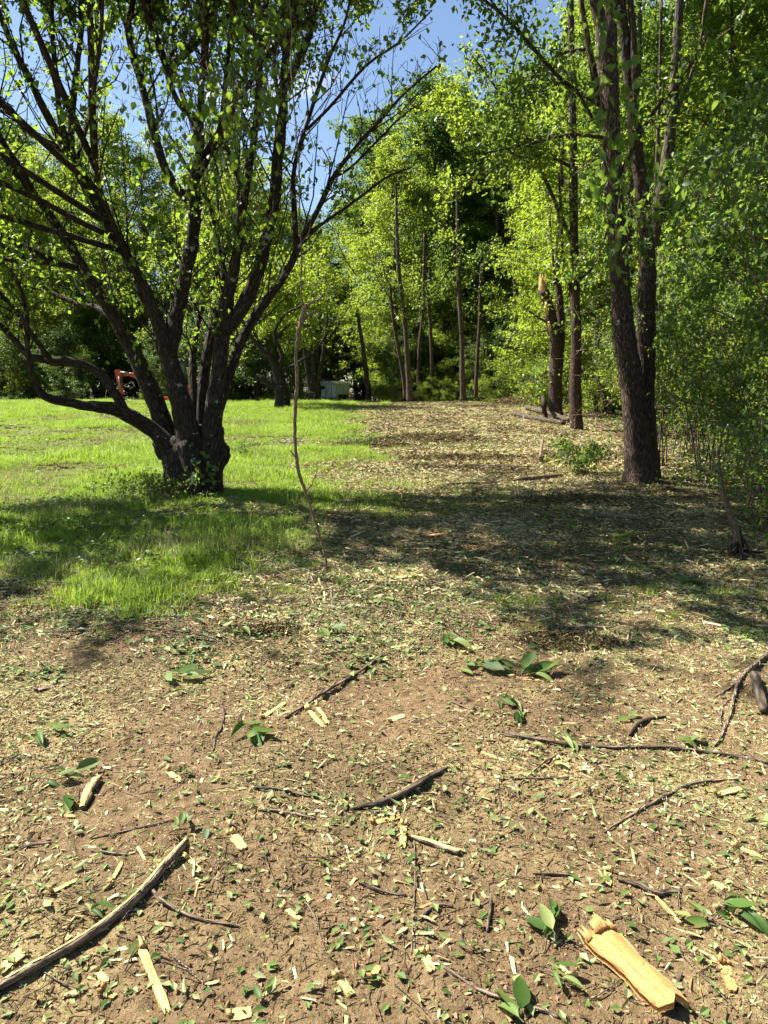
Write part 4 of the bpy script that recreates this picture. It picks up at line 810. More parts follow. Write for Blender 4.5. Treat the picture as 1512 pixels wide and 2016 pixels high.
# second leaning tree on the lawn and its neighbour
B2 = G(545, 798)
traced_tree('leaning_lawn_tree', 'low leaning tree with a sawn limb and wide crown on the far lawn', (552, 797),
    [[(558, 812, 44), (556, 790, 34), (552, 760, 28), (545, 735, 20), (538, 712, 17), (520, 690, 16), (498, 668, 10), (470, 620, 8)], [(554, 765, 24), (538, 757, 19), (520, 748, 17), (503, 742, 16)],
     [(548, 735, 12), (556, 700, 11), (540, 660, 8), (560, 620, 6), (600, 600, 5)], [(556, 730, 10), (585, 715, 8), (620, 690, 6), (650, 650, 5)]], M['bark_pear'], crown=(0, 0, 6.0, 3.6, 2.6, 130),
    limbs=[[(520, 690, 7), (500, 650, 6), (500, 600, 5), (520, 540, 4)], [(540, 670, 6), (570, 640, 5), (610, 640, 4)], [(500, 670, 6), (470, 690, 5), (445, 720, 4)]], extra_leaf=20000, leafmat='leaf_bright', depth=34, seed=31, leafL=.13, seg=12)
traced_tree('forked_lawn_tree', 'dark tree forking low into three stems just left of the pale trailer', (618, 787),
    [[(617, 800, 26), (615, 770, 20), (608, 740, 15), (602, 700, 12), (598, 640, 10), (596, 560, 8)], [(618, 775, 14), (617, 720, 13), (611, 680, 11), (612, 620, 8)], [(620, 780, 14), (628, 740, 12), (636, 700, 10), (642, 650, 8), (650, 580, 6)],
     [(626, 790, 10), (629, 770, 8), (628, 750, 7), (634, 730, 5)]], M['bark_pear'], crown=(0.4, 0, 6.6, 3.4, 3.2, 120), limbs=[[(640, 680, 5), (665, 640, 4), (690, 600, 3)]], extra_leaf=17000, leafmat='leaf_bright', depth=43, seed=32, leafL=.14, seg=10)

# ------------------------------------------------------------------ woodland behind and right
q_ = np.random.default_rng(99)
def front(x): return 53.5 + 4 * math.sin(x * .13)
for x in np.arange(-34, 34, 4.3):     # far rows
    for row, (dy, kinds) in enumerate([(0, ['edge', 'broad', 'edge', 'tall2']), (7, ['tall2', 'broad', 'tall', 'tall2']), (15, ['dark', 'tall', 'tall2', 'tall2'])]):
        y = front(x) + dy + q_.normal(0, 1.2); xx = x + q_.normal(0, 1.2) + row * 2
        k = kinds[q_.integers(0, 4)]; s = q_.uniform(.85, 1.1)
        px = 756 + FPX * xx / y
        s *= np.interp(px, [-200, 100, 420, 560, 660, 760, 850, 1000], [1.15, 1.12, 1.1, 1.0, 1.02, 1.2, 1.42, 1.45])
        plant(k, xx, y, s)
for x in np.arange(-34, 14, 2.7):     # shrubs under the far rows
    y = front(x) - 2.0 + q_.normal(0, .8)
    if abs(756 + FPX * x / y - 655) < 55: y += 10
    plant(['bush', 'bush2', 'dbush', 'dbush'][q_.integers(0, 4)], x + q_.normal(0, .5), y, q_.uniform(.8, 1.4))
for x in np.arange(-36, 16, 3.2): plant(['dbush', 'bush'][q_.integers(0, 2)], x + q_.normal(0, .6), front(x) + 4 + q_.normal(0, 1), q_.uniform(1.3, 1.8))
for x in np.arange(-42, 20, 3.6): plant('dbush', x + q_.normal(0, .6), front(x) + 12 + q_.normal(0, 1), q_.uniform(1.6, 2.1))
for x in np.arange(-30, -6, 5): plant('tall2', x + q_.normal(0, 1), front(x) + 3, q_.uniform(1.0, 1.15))
for x in np.arange(-40, -4, 1.9): plant(['bush2', 'bush2', 'bush'][q_.integers(0, 3)], x, front(x) - 3.4 + q_.normal(0, .5), q_.uniform(.5, .85))
for (x, y, s) in [(-4.8, 67, 1.5), (-6.8, 69, 1.5), (-2.6, 69, 1.5), (-8.8, 70, 1.4), (-1, 71, 1.4)]: plant('dbush', x, y, s)
for (k, x, y, s) in [('dark', -5, 73, .9), ('dark', -8, 76, .95), ('tall', -2.5, 75, 1), ('dark', -11, 74, 1), ('tall2', -5.8, 68, .9)]: plant(k, x, y, s)
for (k, x, y, s) in [('bush2', -1.2, 48.5, .8), ('bush', 1.2, 47.5, .85), ('bush2', 2.6, 48, .7), ('bush2', 3.6, 47, .9), ('bush', 6.2, 45.5, .9), ('bush2', 7.4, 43.5, .9), ('bush2', 8.2, 40.5, .8), ('bush2', 4.4, 49, 1.2), ('bush', 2.2, 50, 1.3), ('edge', 6.3, 50, .75), ('edge', 1.2, 54, .8), ('bush2', .7, 44.5, .45), ('bush2', 2.2, 44.2, .4), ('bush2', 3.3, 44.5, .5), ('bush2', 5.8, 43, .5), ('bush2', 4.6, 46, .6), ('edge', 4.2, 51, .7), ('broad', 3.0, 56, .7), ('broad', 6.6, 55, .8)]: plant(k, x, y, s)
# centre thicket behind the path end
for (k, x, y, s) in [('tall2', 1.5, 50, .95), ('dark', 4.5, 53, .95), ('tall', 7.5, 50, 1.05), ('tall2', 10.5, 46, 1.05), ('edge', 3.2, 48.5, .8), ('edge', 9.3, 41, 1.0), ('dbush', 1.3, 49, .9), ('dbush', 5.6, 47.5, 1.0), ('dbush', 7.4, 46, 1.1), ('bush', 8.6, 43, 1), ('bush2', .4, 47, .7), ('bush', 6.6, 48, 1.1),
                     ('tall', 5.2, 60, 1.15), ('dark', 9.5, 57, 1.15), ('dark', 1, 62, .95)]:
    plant(k, x, y, s)
# right-hand wood, from the back to the front
for (k, x, y, s) in [('edge', 9.4, 35, 1.1), ('tall2', 10.6, 38, 1.15), ('broad', 11.8, 34, 1.1), ('dark', 13.5, 39, 1.1), ('tall', 15, 34, 1.1), ('tall2', 9.0, 30.5, .95), ('tall', 11.2, 28, 1), ('dark', 14, 29, 1.0), ('broad', 13.5, 24, .95), ('tall2', 10.8, 23.5, .85),
                     ('thin', 8.6, 25.5, .9), ('dark', 17, 24, 1), ('tall', 12.5, 19, .85), ('dark', 15, 18, .9), ('broad', 11.2, 15.5, .75), ('dark', 13.5, 13.5, .8), ('tall', 10.5, 11.5, .75), ('dark', 12.5, 9, .8),
                     ('bush2', 8.5, 30, .9), ('bush', 9.3, 27, 1), ('bush2', 8.3, 23.5, .85), ('bush', 9.6, 20.5, 1.0), ('dbush', 11.5, 24, 1.2), ('dbush', 11.2, 18, 1.1), ('bush2', 8.8, 17.2, .8), ('dbush', 9.6, 14.6, .85), ('dbush', 13, 20, 1.4), ('bush', 8.4, 34, 1.1), ('bush2', 9.4, 37, 1.1), ('dbush', 11, 31, 1.3), ('dbush', 11, 12, .8), ('bush', 12.5, 15, 1.2)]:
    plant(k, x, y, s)
# tell look-alike trees apart by their order from the left
ORD = ['leftmost', 'second', 'third', 'fourth', 'fifth', 'sixth', 'seventh', 'eighth', 'ninth', 'tenth', 'eleventh', 'twelfth', 'thirteenth', 'fourteenth', 'fifteenth', 'sixteenth', 'seventeenth', 'eighteenth', 'nineteenth', 'twentieth', 'twenty-first', 'twenty-second', 'twenty-third', 'twenty-fourth']
NUM = ['', 'one', 'two', 'three', 'four', 'five', 'six', 'seven', 'eight', 'nine', 'ten', 'eleven', 'twelve']
def tell_apart(grp='trees and bushes of the woodland'):
    by = {}
    for o in scn.objects:
        if 'category' in o.keys() and o.get('group') == grp: by.setdefault(o['label'], []).append(o)
    for lb, L_ in by.items():
        if len(L_) < 2: continue
        L_.sort(key=lambda o: proj(np.array(o.location))[0])
        for i, o in enumerate(L_):
            if len(L_) == 2: t = ('left', 'right')[i] + ' one'
            elif i == len(L_) - 1: t = 'rightmost of ' + NUM[min(12, len(L_))]
            else: t = (ORD[min(23, i)] + (' from left' if i and grp[0] == 't' else '' if i else ' of ' + NUM[min(12, len(L_))]))
            o['label'] = lb + ', ' + t
tell_apart()

# ------------------------------------------------------------------ pale trailer in the trees
def rbox(g, x0, x1, y0, y1, z0, z1, tint=.5):
    v = [[x, y, z] for z in (z0, z1) for y in (y0, y1) for x in (x0, x1)]
    g.add(v, np.array([[0, 2, 3, 1], [4, 5, 7, 6], [0, 1, 5, 4], [2, 6, 7, 3], [0, 4, 6, 2], [1, 3, 7, 5]]), tint)
pale = new_mat('trailer_paint'); m, n = pale
oc = nd(n, 'ShaderNodeTexCoord').outputs['Object']
st = noise(n, mapping(n, oc, (2.2, 2.2, .35)), 2.6, 5, .7)
c = mixc(n, ramp(n, st, [(.38, (1, 1, 1)), (.56, (0, 0, 0))]), (.92, .96, .95), (.5, .58, .57))
finish(m, n, c, .45, spec=.5); M['trailer'] = m
m, n = new_mat('trailer_roof'); oc = nd(n, 'ShaderNodeTexCoord').outputs['Object']
finish(m, n, ramp(n, noise(n, oc, 3, 5), [(.3, (.42, .47, .45)), (.65, (.68, .72, .70))]), .4, spec=.6, metal=.3); M['roof'] = m
M['rubber'] = plain('rubber', (.02, .02, .02), .8); M['steel'] = plain('steel', (.25, .26, .26), .4, .6); M['dark_glass'] = plain('dark_glass', (.02, .03, .035), .1, spec=.6, dirt=.1)
M['orange'] = plain('orange_red_paint', (.62, .055, .02), .4, dirt=.35, sc=3); M['darkpaint'] = plain('dark_paint', (.03, .035, .035), .5)
tx, ty = P(657, 770, 51)[0], 51.0; tz = float(H(tx, ty))
tl = thing('trailer', 'pale green and white trailer with a rounded roof standing among the far trees', 'trailer', (tx, ty, tz))
W2, L2, h0, h1 = .82, 1.35, .42, 1.5     # half width (x after turning), half length
def prof(k, w_, y0, y1, zb, zs, rr):
    pts = [(-w_, zb), (-w_, zs)]
    for a in np.linspace(180, 90, 5)[1:]: pts.append((-w_ + rr + rr * math.cos(R(a)), zs + rr * math.sin(R(a))))
    for a in np.linspace(90, 0, 5): pts.append((w_ - rr + rr * math.cos(R(a)), zs + rr * math.sin(R(a))))
    return pts + [(w_, zb)]
def extrude(pr, y0, y1, z_end_drop=0):
    g = Geo(); k = len(pr); v = [(x, y0, z) for x, z in pr] + [(x, y1, z) for x, z in pr]
    g.add(v, [np.array([[i, i + 1, k + i + 1, k + i] for i in range(k - 1)])])
    c0 = np.array([0, 0, 1.0]); g.add([(x, y0, z) for x, z in pr] + [(0, y0, pr[0][1])], np.array([[i + 1, i, k] for i in range(k - 1)])); g.add([(x, y1, z) for x, z in pr] + [(0, y1, pr[0][1])], np.array([[i, i + 1, k] for i in range(k - 1)]))
    return g
def tpart(nm, g, mt, par=tl, smooth=False, **kw):
    return put(nm, g.mesh(nm, mt, smooth=smooth), parent=par, **kw)
tpart('body', extrude([(-W2, h0), (-W2, h1), (W2, h1), (W2, h0)], -L2, L2), M['trailer'])
g = extrude(prof(0, W2 + .02, 0, 0, h1 + .002, h1 + .003, .36), -L2 - .03, L2 + .03); tpart('roof', g, M['roof'], smooth=False)
g = Geo()
for xx in (-.62, -.05, .5): rbox(g, xx, xx + .05, -L2 - .03, -L2 - .004, h0 + .05, h1 - .02)
rbox(g, -W2, W2, -L2 - .05, -L2 - .004, h0 - .04, h0 + .05); tpart('frame', g, M['steel'])
g = Geo(); rbox(g, .03, .46, -L2 - .022, -L2 - .003, h0 + .1, h1 - .1); d_ = tpart('door', g, plain('door_panel', (.60, .66, .50), .5)); g = Geo(); rbox(g, .08, .16, -L2 - .06, -L2 - .023, 1.0, 1.04); tpart('handle', g, M['steel'], d_)
g = Geo(); rbox(g, -.5, -.12, -L2 - .02, -L2 - .003, 1.15, 1.45); tpart('vent', g, M['dark_glass'])
for sx in (-1, 1):
    for wy in (-.45, .4):
        g = Geo(); tube(g, [(sx * (W2 + .02), wy, .33), (sx * (W2 + .2), wy, .33)], [.33, .33], 18, 1); wh = tpart('wheel', g, M['rubber'], smooth=True)
        g = Geo(); tube(g, [(sx * (W2 + .15), wy, .33), (sx * (W2 + .215), wy, .33)], [.17, .15], 14, 1); tpart('rim', g, M['steel'], wh)
    g = Geo(); rbox(g, min(sx * W2, sx * (W2 + .24)), max(sx * W2, sx * (W2 + .24)), -.95, .9, .7, .75); tpart('mudguard', g, M['steel'])
g = Geo(); tube(g, [(-.5, L2, .4), (0, L2 + 1.1, .42)], [.04, .04], 6, 1); tube(g, [(.5, L2, .4), (0, L2 + 1.1, .42)], [.04, .04], 6, 1); tpart('drawbar', g, M['steel'])
tl.rotation_euler = (0, 0, R(-24)); tl.scale = (.78, .78, .76)
bx_ = P(625, 778, 50.5); g = Geo(); rbox(g, -.10, .10, -.05, .05, -.3, .85); solo('panel', Geo() if False else g, M['trailer'], 'narrow white panel leaning beside the pale trailer, left of it', 'panel', org=(0, 0, 0)).location = (float(bx_[0]), 50.5, float(H(bx_[0], 50.5)))

# ------------------------------------------------------------------ excavator behind the lawn
ED = 43.5; ex, ez = P(345, 790, ED)[0], float(H(P(345, 790, ED)[0], ED))
exc = thing('excavator', 'orange red mini excavator with its arm hanging down, mostly hidden by the multi-stem tree', 'excavator', (ex, ED, ez))
def ep(px, py): return P(px, py, ED) - np.array([ex, ED, ez])
def beam(g, a, b, w_, t_, tint=.5):
    a, b = np.array(a), np.array(b); d = unit(b - a); s = np.cross(d, [0, 1, 0]); s = unit(s) * w_; q = np.array([0, t_, 0])
    v = [a - s - q, a + s - q, a + s + q, a - s + q, b - s - q, b + s - q, b + s + q, b - s + q]
    g.add(v, np.array([[3, 2, 1, 0], [4, 5, 6, 7], [0, 1, 5, 4], [1, 2, 6, 5], [2, 3, 7, 6], [3, 0, 4, 7]]), tint)
g = Geo(); beam(g, ep(231, 728), ep(236, 752), .13, .13); beam(g, ep(236, 750), ep(238, 784), .10, .11); tpart('stick', g, M['orange'], exc)
g = Geo(); beam(g, ep(232, 738), ep(262, 737), .08, .12); beam(g, ep(258, 737), ep(290, 750), .12, .14); beam(g, ep(289, 748), ep(303, 782), .13, .15); beam(g, ep(302, 782), ep(345, 789), .13, .15); tpart('boom', g, M['orange'], exc)
for a, b in (((237, 742), (240, 772)), ((240, 733), (268, 736)), ((292, 758), (302, 780))):
    g = Geo(); A_, B_ = ep(*a) - [0, .22, 0], ep(*b) - [0, .22, 0]; tube(g, [A_, A_ + (B_ - A_) * .6], [.055, .055], 10, 1); tube(g, [A_ + (B_ - A_) * .5, B_], [.028, .028], 8, 1); tpart('hydraulic_cylinder', g, M['steel'], exc, smooth=True)
g = Geo(); tube(g, [ep(236, 735) - [0, .2, 0], ep(243, 733) - [0, .25, 0], ep(243, 748) - [0, .25, 0], ep(233, 770) - [0, .2, 0]], [.03] * 4, 6, 4); tpart('hose', g, M['rubber'], exc, smooth=True)
g = Geo(); a = ep(238, 784)
pr = [(a[0] - .05, a[2] + .1), (a[0] + .25, a[2] - .05), (a[0] + .3, a[2] - .35), (a[0] + .05, a[2] - .5), (a[0] - .2, a[2] - .42)]
g.add([(x, -.25, z) for x, z in pr] + [(x, .25, z) for x, z in pr], [np.array([[i, i + 1, 5 + i + 1, 5 + i] for i in range(4)])]); g.add([(x, -.25, z) for x, z in pr], [np.array([[0, 1, 2], [0, 2, 3], [0, 3, 4]])]); g.add([(x, .25, z) for x, z in pr], [np.array([[0, 1, 2], [0, 2, 3], [0, 3, 4]])]); tpart('bucket', g, M['darkpaint'], exc)
g = Geo(); rbox(g, .1, 1.15, -.6, .6, .4, .72); rbox(g, .7, 1.15, -.62, .62, .72, .9); tpart('body', g, M['orange'], exc)
g = Geo()
for (a_, b_) in [((.2, -.5), (.15, -.5)), ((1.05, -.5), (.75, -.5)), ((.2, .5), (.15, .5)), ((1.05, .5), (.75, .5))]: beam(g, (b_[0], b_[1], .95), (b_[0] + .03, b_[1], 2.15), .045, .045)
rbox(g, .1, .9, -.6, .6, 2.15, 2.23); cb_ = tpart('cab', g, M['darkpaint'], exc); g = Geo(); rbox(g, .2, .74, -.49, -.47, 1.0, 2.1); tpart('window', g, M['dark_glass'], cb_)
g = Geo(); rbox(g, .6, .68, -.3, .3, 1.0, 1.5); rbox(g, .25, .68, -.3, .3, .96, 1.05); tpart('seat', g, M['rubber'], exc)
for sy in (-1, 1):
    g = Geo(); pr = [(.1 + .22 * math.cos(a_) * -1, .22 + .22 * math.sin(a_)) for a_ in np.linspace(-math.pi / 2, math.pi / 2, 7)] + [(1.3 + .22 * math.cos(a_), .22 + .22 * math.sin(a_)) for a_ in np.linspace(math.pi / 2, -math.pi / 2, 7)]
    k = len(pr); y0, y1 = sy * .62 - .14, sy * .62 + .14; g.add([(x, y0, z) for x, z in pr] + [(x, y1, z) for x, z in pr], [np.array([[i, (i + 1) % k, k + (i + 1) % k, k + i] for i in range(k)])])
    for yy in (y0, y1): g.add([(x, yy, z) for x, z in pr] + [(.7, yy, .22)], [np.array([[i, (i + 1) % k, k] for i in range(k)])])
    tpart('track', g, M['rubber'], exc)

# small brown stump by the path end, logs beside the snapped tree
b_ = G(783, 783); b_[1] = max(b_[1], 40); g = Geo(); p = P(783, 781, b_[1]); tube(g, [p - [0, 0, .3], p + [0, 0, .0], P(784, 770, b_[1])], [.16, .14, .12], 12, 2, .1); solo('tree_stump', g, M['bark_dry'], 'short brown stump at the left foot of the slanting trunks', 'stump', org=p)

# ------------------------------------------------------------------ things lying on the ground
def gp(pts, lift=1.0, snap=True):
    P_, R_ = [], []
    for q in pts:
        a = G(q[0], q[1]); f = proj(a)[2]; r = q[2] / 2 / FPX * f; a = a + np.array([0, 0, r * lift + (q[3] if len(q) > 3 else 0)]); P_.append(a); R_.append(r)
    return np.array(P_), np.array(R_)
def lay(name, label, cat, pts, mat, seg=8, rough=.08, sub=5, strip=None, group=None, wob=.06, side=()):
    p, r = gp(pts); r = r * {'stripped_branch': .72, 'twig': .75, 'long_branch': .8, 'root_strip': .7}.get(name, .9); o = p[len(p) // 2] * 1.0; o[2] -= r[len(p) // 2]
    t = thing(name, label, cat, o, group) if (strip or side) else None
    g = Geo(); tube(g, p, r, seg, sub, rough, wob=wob)
    if t is None: return solo(name, g, mat, label, cat, group, org=o)
    part('bark' if strip else 'main_stem', g, mat, t)
    if strip:
        a0, a1, k = strip; g = Geo(); tube(g, p, r * k, 9, sub * 2, .10, arc=(a0, a1), wob=.03); part('bare_wood', g, M['raw'], t)
    for s_ in side:
        ps, rs = gp(s_); g = Geo(); tube(g, ps, rs, 6, 4, .06, wob=.08); part('side_twig', g, mat, t)
    return t
lay('stripped_branch', 'long bent branch with torn pale yellow wood, running in from the lower left corner', 'branch', [(-60, 1985, 26), (0, 1952, 24), (60, 1918, 25), (120, 1885, 24), (190, 1843, 26), (250, 1795, 24), (290, 1757, 25), (325, 1712, 21), (350, 1685, 20), (368, 1662, 16)], M['bark_dry'], 12, .12, strip=(-3.1, -1.5, 1.06),
    side=[[(300, 1758, 9), (318, 1775, 9), (345, 1792, 8), (375, 1806, 8), (405, 1815, 7), (440, 1820, 6), (470, 1826, 4)]])
lay('broken_stick', 'dark rotten stick with a pale split face, centre of the bare soil', 'stick', [(690, 1597, 7), (715, 1592, 10), (745, 1588, 13), (775, 1578, 15), (805, 1562, 16), (835, 1543, 16), (862, 1527, 14), (880, 1516, 9)], M['bark_wood'], 10, .16, strip=(-3.2, -1.9, 1.06))
lay('bare_stick', 'short pale grey stick below the dark rotten stick', 'stick', [(808, 1650, 7), (830, 1658, 10), (855, 1667, 12), (882, 1677, 12), (905, 1683, 11)], M['bark_dry'], 9, .08, strip=(-3.2, -.8, 1.05))
lay('curved_stick', 'curved dark grey stick lying alone in the right foreground', 'stick', [(1217, 1735, 6), (1240, 1741, 9), (1262, 1748, 12), (1280, 1759, 14), (1300, 1764, 13), (1320, 1760, 11), (1340, 1757, 5)], M['bark_twig'], 9, .1)
lay('long_branch', 'long thin grey branch reaching to the right edge', 'branch', [(983, 1449, 8), (1020, 1453, 9), (1060, 1459, 10), (1110, 1468, 9), (1160, 1473, 9), (1215, 1475, 8), (1270, 1474, 8), (1320, 1475, 8), (1370, 1482, 8), (1440, 1490, 7), (1520, 1506, 7)], M['bark_twig'], 7, .1,
    side=[[(1150, 1471, 5), (1180, 1478, 4), (1200, 1490, 3)], [(1370, 1480, 5), (1362, 1455, 4), (1350, 1440, 3)]])
lay('thin_branch', 'thin straight dark twig slanting up to the right across the bare soil', 'twig', [(1190, 1640, 4), (1220, 1620, 5), (1260, 1597, 6), (1300, 1575, 7), (1350, 1550, 7), (1400, 1540, 6), (1470, 1537, 5)], M['bark_dry'], 6, .08)
lay('split_wood', 'short split piece with shredded yellow face near the left edge', 'wood piece', [(163, 1596, 12), (170, 1578, 18), (182, 1555, 20), (196, 1537, 13)], M['bark_dry'], 9, .2, strip=(-3.0, -.4, 1.08))
lay('cut_log', 'short grey cut log at the right edge', 'log', [(1484, 1338, 20), (1490, 1360, 22), (1497, 1385, 22), (1505, 1408, 20)], M['bark_wood'], 12, .06)
lay('dark_limb', 'dark forked twig resting beside the bare soil at the right', 'twig', [(1240, 1450, 6), (1256, 1430, 9), (1275, 1420, 8), (1310, 1413, 5)], M['bark_pear'], 7, .12)
lay('root_strip', 'reddish brown stringy root trailing down at the right edge', 'root', [(1404, 1475, 5), (1420, 1450, 7), (1435, 1415, 9), (1446, 1375, 10), (1455, 1345, 11), (1480, 1318, 12), (1520, 1285, 13)], M['bark_dry'], 7, .2, side=[[(1446, 1375, 5), (1425, 1390, 5), (1418, 1420, 4), (1421, 1440, 3)], [(1455, 1345, 6), (1428, 1362, 5), (1410, 1372, 3)]])
TW = [([(562, 1415, 6), (600, 1392, 8), (640, 1366, 10), (680, 1342, 8), (720, 1318, 7), (757, 1289, 5)], 'dark bent stick above the two yellow splinters', 'bark_twig'),
 ([(500, 1554, 8), (530, 1556, 9), (565, 1561, 8), (612, 1571, 6)], 'grey twig left of the dark rotten stick', 'bark_twig'), ([(508, 1597, 6), (550, 1600, 7), (590, 1607, 7), (622, 1614, 5)], 'pale brown twig just below the grey twig', 'bark_dry'),
 ([(428, 1378, 4), (440, 1402, 6), (436, 1432, 7), (424, 1455, 5), (420, 1480, 4)], 'forked dark twig beside the left leaf sprig', 'bark_twig'), ([(960, 1742, 5), (966, 1775, 7), (963, 1810, 9), (960, 1838, 8)], 'dark upright twig in the centre foreground', 'bark_twig'),
 ([(815, 1652, 3), (817, 1700, 4), (816, 1760, 4), (812, 1830, 4), (810, 1880, 3)], 'long thin twig running down the centre foreground', 'bark_dry'), ([(706, 1740, 6), (735, 1752, 8), (770, 1762, 8), (800, 1765, 6)], 'dark twig left of centre in the foreground', 'bark_twig'),
 ([(975, 1488, 5), (1000, 1525, 5), (1015, 1555, 5), (1025, 1580, 4)], 'slanting twig right of the dark rotten stick', 'bark_dry'), ([(1020, 1548, 4), (1050, 1520, 6), (1085, 1495, 7), (1108, 1485, 6)], 'brown stick crossing the slanting twig', 'bark_dry'),
 ([(1010, 1535, 5), (1060, 1535, 6), (1120, 1533, 6)], 'dark level twig touching the crossed twigs', 'bark_twig'), ([(652, 1160, 5), (655, 1195, 6), (670, 1222, 6), (690, 1245, 6), (728, 1258, 5)], 'pale twig below the foot of the thin bare sapling', 'bark_dry'),
 ([(1050, 1722, 5), (1085, 1723, 6), (1122, 1725, 7)], 'small dark stick in the right foreground soil', 'bark_twig'), ([(862, 1895, 7), (900, 1925, 9), (950, 1955, 10), (1010, 1975, 12), (1060, 1990, 10), (1100, 2005, 7)], 'reddish twig pair along the bottom edge', 'raw_orange' if 0 else 'bark_dry'),
 ([(825, 1815, 6), (845, 1795, 9), (868, 1785, 9), (892, 1787, 7)], 'short dark curled stick in the lower centre', 'bark_twig'), ([(180, 1653, 4), (240, 1640, 5), (290, 1628, 5), (350, 1615, 4)], 'thin grey twig above the stripped branch', 'bark_twig'),
 ([(180, 1677, 5), (215, 1682, 8), (250, 1685, 6)], 'pale brown stick just left of the stripped branch', 'bark_dry'), ([(30, 1680, 5), (60, 1668, 7), (100, 1661, 5)], 'short dark twig by the left edge', 'bark_twig'), ([(880, 1380, 4), (905, 1390, 5), (935, 1402, 4)], 'small twig under the big leaf sprig', 'bark_dry'),
 ([(1058, 1385, 4), (1068, 1420, 6), (1090, 1450, 5)], 'bent twig just above the long grey branch', 'bark_twig'), ([(1400, 1810, 4), (1440, 1830, 5), (1470, 1842, 4)], 'thin twig among the leaves at lower right', 'bark_dry'), ([(70, 1905, 4), (110, 1930, 5), (160, 1950, 4)], 'thin twig below the stripped branch', 'bark_dry'),
 ([(590, 1770, 5), (610, 1790, 6), (625, 1820, 5)], 'short curved twig in the lower left centre', 'bark_dry'), ([(1340, 1920, 10), (1328, 1965, 6), (1340, 2010, 3)], 'dark torn bark strip beside the debarked slab', 'bark_twig'), ([(1095, 1240, 7), (1150, 1238, 9), (1208, 1240, 7)], 'pale peeled stick lying level in the mulch', 'bark_dry')]
for pts, lb, mt in TW: lay('twig', lb, 'twig', pts, M[mt], 7, .12, group='twigs on the bare soil')
for pts, lb, mt in [([(1010, 819, 9), (1040, 826, 10), (1075, 832, 11), (1110, 838, 10)], 'lower of two grey logs at the foot of the snapped trunk', 'bark_wood'), ([(1038, 808, 10), (1065, 815, 12), (1095, 824, 12), (1120, 832, 9)], 'upper of two grey logs at the foot of the snapped trunk', 'bark_wood'),
    ([(1010, 948, 6), (1040, 946, 8), (1070, 943, 9), (1105, 940, 8)], 'brown fallen stick left of the twin trunks', 'bark_dry'), ([(1150, 1021, 8), (1185, 1020, 10), (1225, 1022, 10), (1262, 1024, 6)], 'brown peeled stick below the twin trunks', 'bark_dry'),
    ([(870, 957, 6), (910, 955, 7), (965, 953, 5)], 'long pale stick lying in the shaded mulch', 'bark_dry'), ([(1075, 916, 5), (1095, 914, 9), (1113, 911, 5)], 'short bright splintered stick near the young shrub', 'raw'), ([(1370, 775, 7, .2), (1420, 772, 8, .2), (1500, 768, 7, .2)], 'pale fallen trunk in the thicket at right', 'bark_wood'),
    ([(1066, 900, 9), (1063, 915, 7, .1), (1068, 895, 5, .35)], 'small dead snag sticking out of the mulch', 'bark_dry'), ([(870, 790, 5), (895, 785, 6, .1), (915, 788, 4)], 'pale fallen branch under the straight reddish trunk', 'bark_dry'), ([(950, 787, 4, .1), (965, 783, 5, .2), (985, 790, 4)], 'curved pale branch on the brush heap at the path end', 'bark_dry'),
    ([(1075, 840 - 8, 9, .0), (1068, 810, 8, .5), (1072, 790, 7, 1.0)], 'short dark leaning limb left of the snapped trunk', 'bark_pear')]:
    lay('fallen_stick', lb, 'stick', pts, M[mt], 9, .1, group='fallen sticks along the path')

